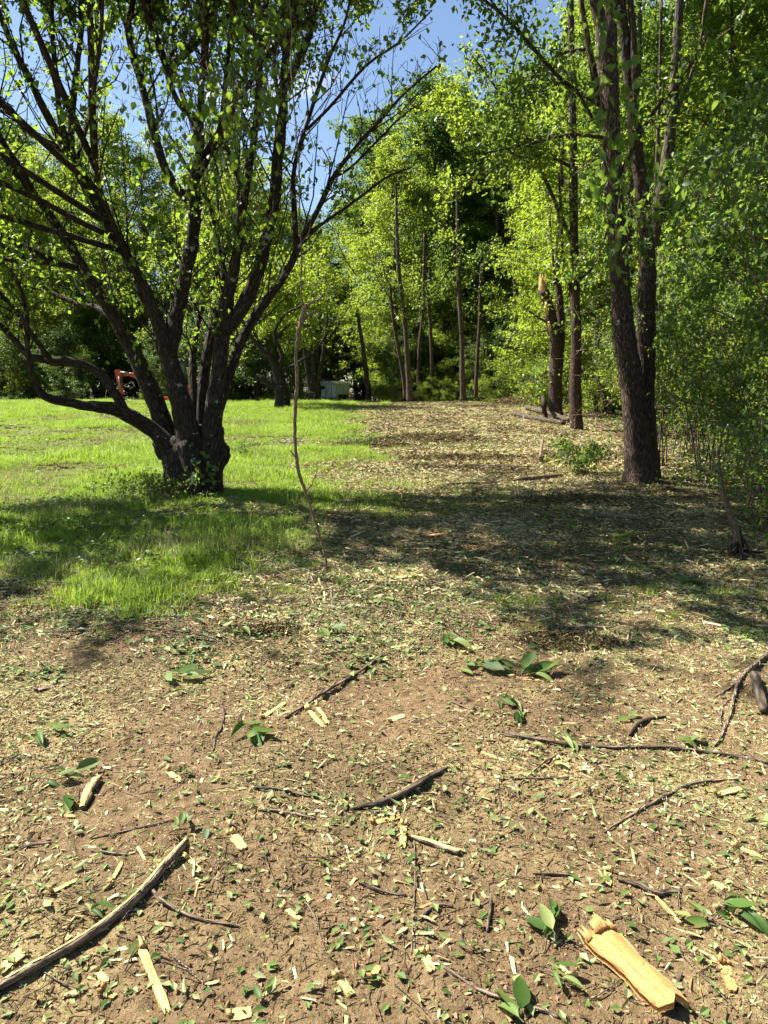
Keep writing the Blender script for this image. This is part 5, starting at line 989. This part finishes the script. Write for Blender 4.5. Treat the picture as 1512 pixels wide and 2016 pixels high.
# wood slabs and splinters: thick flat pieces with frayed ends
def slab(name, label, a_px, b_px, w_px, mat, thick=.014, bow=.012, fray=10, group=None, cat='splinter', tilt=0.0, wend=None):
    a, b = G(*a_px), G(*b_px); f = proj((a + b) / 2)[2]; wd = w_px / FPX * f; L_ = np.linalg.norm(b - a); d = (b - a) / L_; s = unit(np.cross([0, 0, 1.], d)); up = np.cross(d, s); o = (a + b) / 2
    t = thing(name, label, cat, o, group) if w_px > 30 else None; q_ = np.random.default_rng(int(a_px[0] * 7 + a_px[1])); g = Geo()
    nu, nv = 14, 7; top = []; bot = []; we = wd if wend is None else wend / FPX * f
    for i in range(nu):
        u = i / (nu - 1); ww = (wd * (1 - u) + we * u) * (1 + .07 * math.sin(u * 9 + a_px[0])) * (.55 + .45 * min(1, min(u + .06, 1.06 - u) * 7) if w_px <= 30 else 1)
        for j in range(nv):
            v = j / (nv - 1) * 2 - 1; e = 0
            if i == 0: e = q_.uniform(-.10, .05) * L_
            if i == nu - 1: e = q_.uniform(-.02, .10) * L_
            q = a + d * (u * L_ + e) + s * v * ww / 2 + up * (thick + bow * (1 - v * v) * (wd / .1) + q_.normal(0, .0022 if w_px > 30 else .0012) + tilt * (1 - u)); top.append(q); bot.append(q - up * thick * .9 - s * v * ww * .04)
    idx = lambda i, j: i * nv + j; F = [[idx(i, j), idx(i, j + 1), idx(i + 1, j + 1), idx(i + 1, j)] for i in range(nu - 1) for j in range(nv - 1)]; K = nu * nv
    F = [f_[::-1] for f_ in F] + [[K + c_ for c_ in f_] for f_ in F]
    F += [[idx(i, 0), idx(i + 1, 0), K + idx(i + 1, 0), K + idx(i, 0)] for i in range(nu - 1)] + [[idx(i, nv - 1), K + idx(i, nv - 1), K + idx(i + 1, nv - 1), idx(i + 1, nv - 1)] for i in range(nu - 1)]
    F += [[idx(0, j), K + idx(0, j), K + idx(0, j + 1), idx(0, j + 1)] for j in range(nv - 1)] + [[idx(nu - 1, j), idx(nu - 1, j + 1), K + idx(nu - 1, j + 1), K + idx(nu - 1, j)] for j in range(nv - 1)]
    V = np.array(top + bot); tcv = np.stack([(V - a) @ s, (V - a) @ up, (V - a) @ d], 1); g.add(V, np.array(F), q_.random(), tcv)
    gf = Geo()
    for k in range(fray):
        v = q_.uniform(-1, 1); e0 = a + d * L_ * .04 + s * v * wd * .45 + up * (thick + .004 + bow * (1 - v * v) * (wd / .1)); e1 = e0 - d * q_.uniform(.02, .055) * min(1, L_ / .25) + s * q_.normal(0, .006) + up * q_.uniform(-.005, .02)
        tube(gf, [e0, (e0 + e1) / 2 + up * .002, e1], [.009, .006, .0012], 4, 1)
    if t: part('slab', g, mat, t, smooth=True); part('frayed_fibres', gf, mat, t); return t
    if fray: g.V += gf.V; g.F += [f_ + g.n for f_ in gf.F]; g.T += gf.T; g.C += gf.C; g.n += gf.n
    return solo(name, g, mat, label, cat, group, org=o, smooth=True)
slab('debarked_slab', 'thick orange debarked slab of wood with one frayed end, lower right corner', (1182, 1855), (1322, 1990), 78, M['raw_orange'], .022, .022, 18, cat='wood slab', wend=62)
slab('pale_splinter', 'long pale splinter with a reddish streak beside a single green leaf', (277, 1868), (326, 1988), 17, M['raw'], .008, .004, 2, cat='splinter', group='pale splinters')
for i, (a, b, w_, lb, mt) in enumerate([((606, 1398), (636, 1432), 11, 'left of two yellow splinters on the bare soil', 'raw'), ((624, 1392), (644, 1424), 9, 'right of two yellow splinters on the bare soil', 'raw'), ((795, 1625), (792, 1670), 13, 'upright yellow splinter left of the pale grey stick', 'raw'),
    ((735, 1622), (785, 1610), 14, 'orange shredded splinter below the dark rotten stick', 'raw_orange'), ((457, 1644), (478, 1672), 20, 'broad pale chip right of the stripped branch tip', 'raw'), ((1196, 1718), (1196, 1744), 15, 'squarish pale chip left of the curved dark stick', 'raw'),
    ((1410, 1566), (1456, 1554), 14, 'pale flat splinter right of the bare soil patch', 'raw'), ((1448, 1668), (1500, 1690), 12, 'pale splinter near the right edge, above the leaves', 'raw'), ((1284, 1760), (1335, 1815), 7, 'long thin pale splinter under the curved dark stick', 'raw'),
    ((1425, 1900), (1440, 1950), 22, 'orange brown chip right of the debarked slab', 'raw_orange'), ((1396, 1735), (1425, 1752), 16, 'pale chip right of the curved dark stick', 'raw'), ((835, 1880), (850, 1915), 18, 'pale chip at the lower centre', 'raw'), ((665, 1925), (690, 1960), 18, 'pale ragged chip near the bottom edge', 'raw'),
    ((450, 2002), (492, 1996), 30, 'torn yellow chip at the bottom edge', 'raw'), ((730, 1930), (745, 1905), 14, 'orange chip lying on a green leaf', 'raw_orange'), ((0, 1912), (45, 1876), 26, 'torn pale slab at the left edge', 'raw'), ((190, 1915), (210, 1935), 14, 'small pale chip below the stripped branch', 'raw'),
    ((200, 1955), (226, 1965), 14, 'small orange chip below the stripped branch', 'raw_orange'), ((775, 1138), (845, 1132), 14, 'yellow splinter lying in the mulch beside the thin sapling', 'raw'), ((910, 1286), (945, 1270), 16, 'pale chip above the big leaf sprig', 'raw'), ((1010, 1335), (1085, 1342), 14, 'pale yellow splinter under the big leaf sprig', 'raw'),
    ((765, 1420), (795, 1410), 16, 'yellow chip in the centre of the bare soil', 'raw'), ((1095, 1500), (1120, 1514), 14, 'pale rectangular chip below the long grey branch', 'raw'), ((515, 1415), (560, 1385), 9, 'pale stick piece right of the left leaf sprig', 'raw'), ((70, 1360), (104, 1352), 14, 'brown bark piece at the left', 'bark_dry'),
    ((445, 1205), (455, 1178), 12, 'tan chip standing in the shaded litter', 'raw'), ((835, 1056), (880, 1050), 12, 'orange chip in the shaded mulch', 'raw_orange'), ((410, 1098), (440, 1102), 10, 'tan chip lying in the grass', 'raw'), ((560, 1790), (590, 1812), 12, 'bright narrow chip left of centre', 'raw'), ((370, 1690), (392, 1716), 10, 'narrow chip by the stripped branch', 'raw'),
    ((940, 1480), (990, 1498), 8, 'narrow pale splinter under the long grey branch', 'raw'), ((1130, 1930), (1100, 1905), 12, 'pale chip left of the debarked slab', 'raw'), ((330, 1520), (355, 1540), 12, 'pale chip in the left foreground', 'raw'), ((100, 1760), (150, 1735), 9, 'thin splinter above the stripped branch', 'raw'), ((215, 1745), (240, 1700), 8, 'upright splinter above the stripped branch', 'raw')]):
    slab('wood_chip', lb, a, b, w_, M[mt], .006, .004, 3, group='larger wood chips on the soil', cat='wood chip')
# three hundred single chips, copies of a few shapes
def chip_proto(k):
    q_ = np.random.default_rng(300 + k); nu = 6; g = Geo(); a = q_.uniform(.12, .34); V = []
    for z in (0, 1):
        for i in range(nu):
            u = i / (nu - 1) - .5; w_ = a * (1 - (2 * abs(u)) ** q_.integers(2, 5) * .6) * q_.uniform(.75, 1.2) / 2
            for s in (-1, 1): V.append((u + q_.normal(0, .02), s * w_, z * .07 + .06 * math.sin(u * 3 + k) + q_.normal(0, .008)))
    F = []
    for z in (0, 1):
        for i in range(nu - 1): q = [z * 2 * nu + 2 * i, z * 2 * nu + 2 * i + 1, z * 2 * nu + 2 * i + 3, z * 2 * nu + 2 * i + 2]; F.append(q if z == 0 else q[::-1])
    o_ = 2 * nu
    for i in range(nu - 1): F += [[2 * i, 2 * i + 2, o_ + 2 * i + 2, o_ + 2 * i], [2 * i + 1, o_ + 2 * i + 1, o_ + 2 * i + 3, 2 * i + 3]]
    F += [[0, o_, o_ + 1, 1], [2 * nu - 2, 2 * nu - 1, o_ + 2 * nu - 1, o_ + 2 * nu - 2]]
    V = np.array(V); g.add(V, np.array(F), .6, V[:, [1, 2, 0]] * .1); return g
CH = [chip_proto(k).mesh('wood_chip', M['chipraw'] if k % 6 else M['raw_orange'], smooth=False) for k in range(12)]
def zone(px, py):
    return ('lower left' if px < 500 else 'lower centre' if px < 1000 else 'lower right') if py > 1700 else ('left' if px < 500 else 'middle' if px < 1000 else 'right')
LM = [('the sapling foot', 645, 1140), ('the brown bark piece', 85, 1356), ('the level peeled stick', 1150, 1240), ('the flat litter leaves', 460, 1250), ('the stripped branch', 200, 1830), ('the stripped branch tip', 368, 1665), ('the dark rotten stick', 790, 1565), ('the short pale grey stick', 860, 1668), ('the orange debarked slab', 1240, 1920), ('the upright leaf sprig', 1080, 1850), ('the curved dark stick', 1280, 1750),
      ('the thin slanting twig', 1330, 1570), ('the long grey branch', 1200, 1474), ('the two yellow splinters', 625, 1412), ('the left leaf sprig', 490, 1440), ('the dark green sprig', 340, 1335), ('the big leaf pile', 960, 1325), ('the split yellow piece', 180, 1565), ('the long pale splinter', 300, 1930),
      ('the lower right leafy shoot', 1430, 1805), ('the dark bent stick', 660, 1350), ('the left edge leaves', 85, 1448), ('the upright dark twig', 962, 1800), ('the thin long twig', 814, 1780), ('the reddish bottom twig', 990, 1965), ('the grey cut log', 1495, 1375), ('the red stringy root', 1440, 1400), ('the grey twigs', 560, 1580), ('the crossed twigs', 1030, 1535), ('the bottom torn chip', 470, 2000), ('the drooping pale sprig', 880, 1262), ('the torn left slab', 25, 1890), ('the small soil twig', 1085, 1723)]
def near_mark(px, py):
    d = [(px - a) ** 2 + ((py - b) * 1.3) ** 2 for _, a, b in LM]; k = int(np.argmin(d)); n_, a, b = LM[k]; dx, dy = px - a, (py - b) * 1.3
    return ('right of ' if dx > 0 else 'left of ') + n_ if abs(dx) > abs(dy) else ('nearer than ' if dy > 0 else 'beyond ') + n_
x, y = field(300, 1.62, 4.4, .9, lambda x, y: (.3 + .7 * cover(x, y)) * (.25 + .75 * sst(.38, .6, fbm(x * 2.5, y * 2.5, 191, 4))))
for i in range(len(x)):
    z = float(H(x[i], y[i])); px, py, f = proj([x[i], y[i], z]); k = i % 12; s = .016 + .042 * random.random() ** 2.2
    o = put('wood_chip', CH[k], (float(x[i]), float(y[i]), z + .004), label='%s wood chip %s' % (('larger ' if s > .036 else 'small ') + ('pale yellow' if k % 6 else 'orange'), near_mark(px, py)), category='wood chip', group='small wood chips in the foreground')
    o.rotation_euler = (random.gauss(0, .25), random.gauss(0, .2), random.random() * 6.28); o.scale = (s, s * random.uniform(.8, 1.3), s)
x, y = field(300, 1.62, 4.6, .95, lambda x, y: .35 + .65 * cover(x, y))
for i in range(len(x)):
    z = float(H(x[i], y[i])); px, py, f = proj([x[i], y[i], z]); s = random.uniform(.025, .062)
    flip = random.random() < .4
    o = put('fallen_leaf', random.choice(LT['sprig']), (float(x[i]), float(y[i]), z + .008 + (.012 if flip else .004)), label='%s lying %s' % (('pale upturned' if flip else 'green') + (' single leaf' if s > .043 else ' small leaf'), near_mark(px, py)), category='leaf', group='single leaves in the foreground')
    o.rotation_euler = (random.gauss(0, .35) + (math.pi if flip else 0), random.gauss(0, .25), random.random() * 6.28); o.scale = (s, s * random.uniform(.7, 1.1), s)

tell_apart('small wood chips in the foreground'); tell_apart('single leaves in the foreground')
# leaf sprigs
def sprig(label, px, py, nl, lpx, spread=1.0, group='torn-off leaf sprigs', direc=None, stem=True, rise=.25, name='leaf_sprig'):
    b = G(px, py); f = proj(b)[2]; L_ = lpx / FPX * f * 1.0; t = thing(name, label, 'leaf sprig', b, group); C, A, N, S = [], [], [], []
    az0 = random.random() * 6.28 if direc is None else direc; g = Geo()
    for i in range(nl):
        az = az0 + random.uniform(-1.5, 1.5) * spread; el = random.uniform(-.05, .45) * rise * 3 * (1 if nl > 5 or lpx > 70 else .5); d = np.array([math.cos(az) * math.cos(el), math.sin(az) * math.cos(el), math.sin(el)])
        c = b + np.array([math.cos(az0), math.sin(az0), 0]) * (i / max(1, nl) - .3) * L_ * (.4 + nl * .09) + np.array([random.gauss(0, .1) * L_, random.gauss(0, .1) * L_, .012 + random.random() * .03])
        c[2] = max(c[2], float(H(c[0], c[1])) + .012); C.append(c); A.append(d); N.append(unit(np.array([random.gauss(0, .4), random.gauss(0, .4), 1]))); S.append(L_ * random.uniform(.55, 1.12))
        tube(g, [b + (c - b) * .3 + [0, 0, .01], c], [.0012, .0009], 4, 1)
    e0 = b - np.array([math.cos(az0), math.sin(az0), 0]) * L_ * .5; e1 = b + np.array([math.cos(az0), math.sin(az0), 0]) * L_ * (.3 + nl * .06); e0[2] = H(e0[0], e0[1]) + .004; e1[2] = H(e1[0], e1[1]) + .012
    tube(g, [e0, b + [0, 0, .015], e1], [.0022, .002, .001], 5, 3); part('stem', g, M['bark_twig'], t)
    leaf_parts('sprig', t, np.array(C), np.array(A), np.array(N), np.array(S))
for a in [('upright shiny green leaf sprig left of the debarked slab', 1078, 1850, 6, 80, .9, None, 1.2), ('lower leaf sprig with a pale underside beside the debarked slab', 1088, 1925, 4, 66, .8, None, -.9), ('big pile of long green leaves in the middle distance, left end', 935, 1318, 12, 50, 1, None, 0), ('trailing leaves at the right end of the big leaf pile', 1040, 1335, 7, 55, .7, None, 0),
          ('loose leaves just below the big leaf pile', 985, 1385, 6, 42, 1, None, -.5), ('pair of leaves below the big leaf pile', 1012, 1412, 3, 40, .5, None, -1.5), ('fan of green leaves by the forked twig at left', 490, 1440, 8, 55, .8, None, -.8), ('dark green leaf sprig above the left foreground', 340, 1335, 6, 50, 1, None, 0),
          ('pale green drooping leaf sprig above the big leaf pile', 880, 1262, 5, 48, .6, None, -1.5), ('pale leaves near the left edge', 85, 1448, 5, 50, 1, None, .3), ('jagged pale leaves by the yellow split piece', 118, 1540, 5, 55, 1, None, .5), ('leafy shoot near the lower right edge, upper part', 1420, 1800, 6, 62, 1, None, .6), ('leafy shoot near the lower right edge, lower part', 1465, 1815, 4, 55, 1, None, -.8),
          ('leaves at the left end of the leafy shoot, lower right', 1385, 1820, 4, 48, 1, None, 2.6), ('flat green leaves in the litter, left of the sapling foot', 460, 1250, 5, 45, 1, None, 0), ('leaves in the litter under the sapling foot', 640, 1248, 4, 45, 1, None, 0), ('leaves by the pale splinter at the bottom left', 262, 1885, 1, 66, .3, None, 1.4), ('small curled leaf at the bottom, left of centre', 520, 1975, 3, 40, 1, None, 1),
          ('green leaf under the orange chip at the bottom', 722, 1935, 2, 42, .5, None, 0), ('leaf tips poking in at the bottom edge', 1020, 2010, 3, 80, .6, None, 1.5), ('leaves in the shade at the right, below the peeled root', 1375, 1150, 9, 42, 1.2, None, 3), ('row of dark leaflets in the shaded mulch', 1215, 1062, 9, 30, .5, None, 0), ('pale broad leaf by the long grey branch', 1345, 1465, 4, 52, 1, None, 0),
          ('leaves on the long grey branch', 1110, 1462, 4, 42, 1, None, 0), ('bluish leaf in the litter left of the root', 1240, 1420, 3, 40, 1, None, 2), ('leaf on the soil by the crossed twigs', 930, 1870, 2, 40, 1, None, 2), ('leaf lying by the stripped branch', 350, 1640, 5, 36, 1, None, .5), ('pale torn leaf over the stripped branch', 180, 1800, 4, 45, 1, None, 0), ('leaves at the left edge of the soil', 130, 1580, 4, 45, 1, None, -1)]:
    sprig(a[0], a[1], a[2], a[3], a[4], a[5], direc=a[7])

# ------------------------------------------------------------------ thin bare sapling in front
BS = G(645, 1130); DS = BS[1]
sp = thing('bare_sapling', 'thin crooked leafless sapling standing in front, left of the path', 'sapling', BS)
g = Geo(); p, r = trc([(646, 1136, 5), (638, 1085, 7), (628, 1050, 8), (612, 1000, 9), (600, 965, 9), (588, 932, 10), (582, 890, 10), (580, 850, 10), (581, 800, 11), (585, 750, 11), (583, 700, 11), (588, 650, 12), (597, 615, 12), (603, 600, 11)], DS); r = r * .66; tube(g, p, r, 9, 5, .12, wob=.12); part('stem', g, M['bark_dry'], sp)
for q in ([(592, 480, 3), (606, 462, 3), (612, 440, 2)], [(589, 400, 3), (574, 380, 3), (566, 350, 2)], [(586, 260, 3), (598, 240, 2), (604, 215, 2)], [(581, 900, 4), (570, 885, 3)], [(600, 970, 4), (613, 955, 3), (618, 940, 2)], [(600, 606, 9), (612, 596, 8), (625, 590, 6), (634, 582, 4)], [(599, 610, 7), (592, 570, 5), (594, 500, 5), (589, 430, 4), (590, 360, 4), (586, 290, 4), (578, 200, 4), (573, 130, 4), (574, 60, 3), (568, -20, 3)], [(592, 640, 6), (606, 622, 5), (622, 612, 4)], [(582, 795, 5), (577, 782, 4), (575, 774, 3)]):
    g = Geo(); p, r = trc(q, DS); tube(g, p, r * .7, 6, 5, .1, wob=.15); part('twig', g, M['bark_dry'], sp)

# ------------------------------------------------------------------ vine with big drooping leaves in front of the twin trunks
vt = thing('hanging_vine', 'vine with large drooping green leaves hanging in front of the twin trunks', 'vine', P(1205, 330, 8.4))
q_ = np.random.default_rng(12); C = []
for path in ([(1190, -40), (1195, 60), (1180, 160), (1190, 260), (1180, 340), (1190, 420), (1205, 520)], [(1230, 120), (1240, 220), (1232, 320), (1215, 420), (1212, 540)], [(1190, 290), (1150, 330), (1120, 350), (1110, 370)], [(1240, 230), (1280, 240), (1330, 245)]):
    g = Geo(); p = np.array([P(a, b, 8.4) for a, b in path]); tube(g, p, [.006] * len(p), 6, 5, .1, wob=.5, r_=q_); part('stem', g, M['bark_dry'], vt); s_, _ = smoothpath(p, np.ones(len(p)), 8)
    for c in s_:
        for _ in range(4 if q_.random() < .6 else 1): C.append(c + q_.normal(0, 1, 3) * [.08, .1, .06])
C = np.array(C)[:230]; C += q_.normal(0, .03, C.shape); leaf_parts('vine', vt, C, unit(q_.normal(0, .5, C.shape) + [0, 0, -.8]), unit(q_.normal(0, .7, C.shape) + [-.2, -.7, .4]), .05 + .09 * q_.random(len(C)) ** 1.4)

# ------------------------------------------------------------------ shrubs at the right edge
def shrub(name, label, x, y, hgt, rad, nst, nleaf, leafL, kparts=0, flowers=0, seed=1, lean=(0, 0), zmin=.15, mat='leaf_shrub', clusters=6):
    q_ = np.random.default_rng(seed); z = float(H(x, y)); t = thing(name, label, 'shrub', (x, y, z)); E = []
    for i in range(nst):
        az = q_.random() * 6.28; rr = rad * q_.uniform(.3, 1); h = hgt * q_.uniform(.55, 1.0); b = np.array([x + q_.normal(0, .15), y + q_.normal(0, .15), z - .03]); e = b + np.array([math.cos(az) * rr + lean[0], math.sin(az) * rr + lean[1], h])
        m1 = b + (e - b) * .5 + np.array([-math.cos(az), -math.sin(az), 0]) * rr * .22; dn = e + np.array([math.cos(az) * rr * .5 + lean[0] * .4, math.sin(az) * rr * .5, -h * .14])
        g = Geo(); r0 = q_.uniform(.006, .012) * (.25 + .3 * hgt); p = np.array([b, m1, e, dn]); tube(g, p, [r0, r0 * .75, r0 * .4, r0 * .15], 6, 5, .1, wob=.3, r_=q_); part('stem', g, M['bark_dry'] if i % 3 == 0 else M['bark_twig'], t)
        s_, _ = smoothpath(p, np.ones(4), 6)
        for k in range(5, len(s_)):
            for _ in range(2):
                d = unit(q_.normal(0, 1, 3) * [1, 1, .6] + [0, 0, .1]); l = q_.uniform(.2, .6) * min(1, .3 + hgt / 3); E.append((s_[k], s_[k] + d * l))
    E0 = np.array([a for a, b in E]); E1 = np.array([b for a, b in E]); k = len(E0)
    g = Geo(); tubes_batch(g, E0, (E0 + E1) / 2 + q_.normal(0, .02, (k, 3)), E1, np.full(k, .0012 + .0007 * hgt), np.full(k, .001)); part('twigs', g, M['bark_twig'], t, kind='stuff')
    si = q_.integers(0, k, nleaf); C = E0[si] + (E1[si] - E0[si]) * q_.uniform(.1, 1.05, (nleaf, 1)) + q_.normal(0, .035, (nleaf, 3)); C[:, 2] = np.maximum(C[:, 2], H(C[:, 0], C[:, 1]) + .03)
    A = unit(q_.normal(0, .55, C.shape) + [0, 0, -.55]); N = unit(q_.normal(0, .5, C.shape) + [0, -.3, .8]); LL = leafL * q_.uniform(.65, 1.25, nleaf); rest = np.ones(nleaf, bool)
    if kparts:
        px, py, f = proj(C); sh = (px > 0) & (px < 1512) & (py > 0) & (py < 2016); top = np.argsort(-np.where(sh, LL / f, 0))[:kparts]; rest[top] = False; leaf_parts('shrub', t, C[top], A[top], N[top], LL[top])
    g = Geo(); leaves_batch(g, C[rest], A[rest], N[rest], LL[rest], .58, .12, r_=q_); part('foliage', g, M[mat], t, kind='stuff')
    if flowers:
        fi = q_.integers(0, nleaf, flowers); g = Geo(); Cf = np.repeat(C[fi], 5, 0) + q_.normal(0, .004, (flowers * 5, 3)); leaves_batch(g, Cf, rand_dir(q_, len(Cf)) + [0, 0, .3], rand_dir(q_, len(Cf)), q_.uniform(.015, .028, len(Cf)), .4, .1); part('flowers', g, M['flower'], t, kind='stuff')
    return t
shrub('flowering_shrub', 'tall arching shrub with small white flowers filling the right edge', 4.35, 7.4, 4.3, 1.5, 22, 9000, .078, 300, 260, 41, (-.15, -.1))
shrub('leafy_shrub', 'leafy low shrub in the lower right corner of the wood, by the peeled root', 3.75, 6.3, 1.5, .8, 14, 2600, .055, 0, 25, 42, (-.1, 0))
shrub('leafy_shrub', 'dense shrub behind the flowering shrub at the right edge', 6.4, 10.2, 5.0, 1.7, 20, 9000, .085, 0, 100, 43)
shrub('leafy_shrub', 'thin stemmed open shrub between the twin trunks and the right edge', 5.6, 12.8, 3.4, 1.5, 18, 4200, .07, 0, 60, 44, zmin=.8)
shrub('young_shrub', 'small low shrub left of the foot of the twin trunks', 3.5, 13.6, .6, .5, 8, 900, .075, 0, 0, 45)
shrub('leafy_shrub', 'tall shrub arching high over the right edge behind the flowering shrub', 5.6, 8.6, 6.3, 1.7, 18, 8000, .085, 0, 120, 46)
shrub('leafy_shrub', 'brushy shrub just behind the twin trunks', 6.6, 16.5, 3.0, 1.6, 16, 4800, .08, 0, 0, 47, mat='leaf_bright')
shrub('leafy_shrub', 'shrub right of the torn slender tree, lit bright green', 7.6, 21, 3.6, 1.6, 18, 6000, .09, 0, 0, 48, mat='leaf_bright')
shrub('leafy_shrub', 'bright leafy shrub overhanging the path just right of the twin trunks', 5.3, 14.6, 4.2, 1.3, 16, 5200, .085, 0, 60, 50)
shrub('leafy_shrub', 'shaded shrub in the middle of the thicket, left of the flowering shrub', 4.9, 9.8, 2.4, 1.0, 14, 3600, .07, 0, 40, 51)
shrub('leafy_shrub', 'fourth row shrub deep behind the right edge shrubs', 8.6, 11.6, 4.5, 1.9, 16, 7000, .085, 0, 0, 49, mat='leaf_mid')
for i, (px_, py_, hh_, lb) in enumerate([(330, 985, .35, 'weedy plant in front of the multi-stem tree'), (250, 985, .4, 'tall weed patch left of the multi-stem tree foot'), (480, 900, .35, 'leafy weeds right of the multi-stem tree foot'), (700, 880, .3, 'low dark weeds at the edge of the mulch')]):
    b = G(px_, py_); shrub('weed_clump', lb, float(b[0]), float(b[1]), hh_, .4, 8, 420, .055, seed=60 + i)
# peeled root with dark stringy base at the right
rt = thing('peeled_root', 'pale peeled sapling stem rising from a dark stringy root at the right', 'root', G(1452, 1095)); dr = rt.location[1]
g = Geo(); p, r = trc([(1452, 1110, 26), (1452, 1080, 18), (1450, 1050, 15), (1440, 1020, 14), (1430, 990, 13), (1422, 960, 10), (1416, 920, 7), (1412, 880, 5)], dr); tube(g, p, r, 10, 4, .15, wob=.06); part('stem', g, M['bark_dry'], rt)
g = Geo(); b = np.array(rt.location)
for k in range(15):
    a = random.random() * 6.28; e = b + np.array([math.cos(a) * random.uniform(.1, .35), math.sin(a) * random.uniform(.05, .2), 0]); e[2] = float(H(e[0], e[1])) + .01; m_ = (b + e) / 2 + [random.gauss(0, .05), random.gauss(0, .05), random.uniform(0, .1)]; tube(g, [b + [0, 0, random.uniform(.02, .25)], m_, e], [.016, .009, .002], 5, 3, .2, wob=.3)
part('root_fibres', g, M['bark_pear'], rt)
for pts, d, lb in [([(1305, 765, 4), (1330, 782, 4), (1360, 794, 4), (1400, 798, 4), (1440, 797, 4), (1470, 793, 3)], 9.5, 'pale thorny bare branch arching across the thicket at right'), ([(1440, 900, 3), (1475, 908, 3), (1505, 925, 3)], 8, 'short pale bare twig by the right edge'), ([(1385, 600, 3), (1420, 615, 3), (1455, 632, 4), (1460, 630, 3)], 9, 'pale broken twig in the dark foliage at right'), ([(1478, 955, 6), (1495, 975, 6), (1515, 992, 6)], 7, 'pale snapped stick at the right edge, above the ground cover')]:
    g = Geo(); p, r = trc(pts, d); tube(g, p, r, 6, 5, .15, wob=.2); solo('bare_twig', g, M['bark_dry'], lb, 'twig', 'bare pale twigs in the thicket', org=p[0])
g = Geo()
for k in range(150):
    c = P(random.uniform(1130, 1500), random.uniform(640, 850), random.uniform(13, 18)); a = rand_dir(r_, 1)[0] * [1, .6, .9]; l = random.uniform(.3, 1.2); tube(g, [c - a * l / 2, c + r_.normal(0, .06, 3), c + a * l / 2], [.009, .007, .003], 4, 3)
solo('thicket_brush', g, M['bark_dry'], 'tangled bare brush in the thicket around the twin trunks', 'brush'); scn.objects['thicket_brush']['kind'] = 'stuff'

# ------------------------------------------------------------------ heaps of mulch and brush, larger splinters along the path
def heap(label, px, py, rx, ry, hz, n_, dark, name='mulch_heap', cat='heap', lmul=1.0):
    b = G(px, py); q_ = np.random.default_rng(int(px)); g = Geo(); a = q_.random(n_) * 6.28; q = np.sqrt(q_.random(n_)); X = b[0] + np.cos(a) * q * rx; Y = b[1] + np.sin(a) * q * ry; Zl = hz * (1 - q ** 2) * q_.random(n_)
    d = unit(q_.normal(0, 1, (n_, 3)) * [1, .7, .25]); l = q_.uniform(.05, .28, n_)[:, None] * (b[1] / 14) ** .5 * lmul; C = np.stack([X, Y, H(X, Y) + .01 + Zl], 1)
    tubes_batch(g, C - d * l / 2, C + q_.normal(0, .01, C.shape), C + d * l / 2, q_.uniform(.003, .011, n_) * (b[1] / 14) ** .5, q_.uniform(.002, .006, n_), q_.random(n_) ** 2 * dark, 3)
    o = solo(name, g, M['mulch'], label, cat, org=b, smooth=False)
for a in [('dark low heap of shredded mulch in the middle of the sunny path', 850, 866, 1.6, 1.0, .16, 2600, .55), ('small dark debris heap near the lawn edge, left of the path', 735, 876, 1.0, .7, .10, 1400, .6), ('long dark ridge of debris across the path, right of centre', 905, 905, 1.5, .5, .10, 1600, .45),
          ('low debris clump in the shade in front of the twin trunks', 1120, 985, .8, .4, .07, 900, .5), ('dark mulch clump beside the lowest leaf pile', 1120, 1265, .35, .18, .035, 700, .5), ('small clump of debris left of the centre shade', 520, 1245, .25, .12, .03, 500, .4)]:
    heap(*a, **({'lmul': .32} if a[2] > 1200 else {'lmul': .7}))
heap('wide brush heap of pale sticks at the end of the path', 960, 789, 4.2, 1.2, .45, 1500, .8, 'brush_heap', 'brush', 3.0)
heap('brush heap spilling from the thicket left of the snapped trunk', 1045, 795, 2.0, 1.4, .5, 900, .7, 'brush_heap', 'brush', 3.0)
ML = [('the small low shrub', 1150, 915), ('the bare sapling foot', 645, 1130), ('the yellow mulch splinter', 808, 1136), ('the orange shaded chip', 858, 1053), ('the brown peeled stick', 1205, 1022), ('the peeled root', 1450, 1090), ('the middle mulch heap', 850, 866), ('the lawn edge heap', 735, 876), ('the level peeled stick', 1150, 1240), ('the twin trunks', 1262, 950), ('the grey logs', 1060, 828), ('the dark leaflets', 1215, 1062), ('the dark debris ridge', 905, 905), ('the long shaded stick', 915, 955)]
LM[:] = ML
spots_ = []
while len(spots_) < 46:
    px = random.uniform(480, 1420); py = 850 + 400 * random.random(); b = G(px, py)
    if wood_w(b[0], b[1]) > .4 or lawn_w(b[0], b[1]) > .5: continue
    spots_.append((px, py)); a = random.uniform(-.5, .5) + (math.pi if random.random() < .5 else 0); l = random.uniform(14, 46); dx, dy = math.cos(a) * l, math.sin(a) * l * .35
    k = len(spots_) % 3
    if k: slab('path_splinter', ['', 'pale split splinter ', 'tan splinter '][k] + near_mark(px, py), (px - dx / 2, py - dy / 2), (px + dx / 2, py + dy / 2), random.uniform(3, 7), M['chipraw'] if k == 1 else M['bark_dry'], .006, .004, 2, group='splinters along the shaded path')
    else: lay('path_stick', 'thin brown stick ' + near_mark(px, py), 'stick', [(px - dx, py - dy, 3), (px, py + random.uniform(-4, 4), 4), (px + dx, py + dy, 2.5)], M['bark_dry'], 6, .12, group='thin sticks along the shaded path')
tell_apart('splinters along the shaded path'); tell_apart('thin sticks along the shaded path')
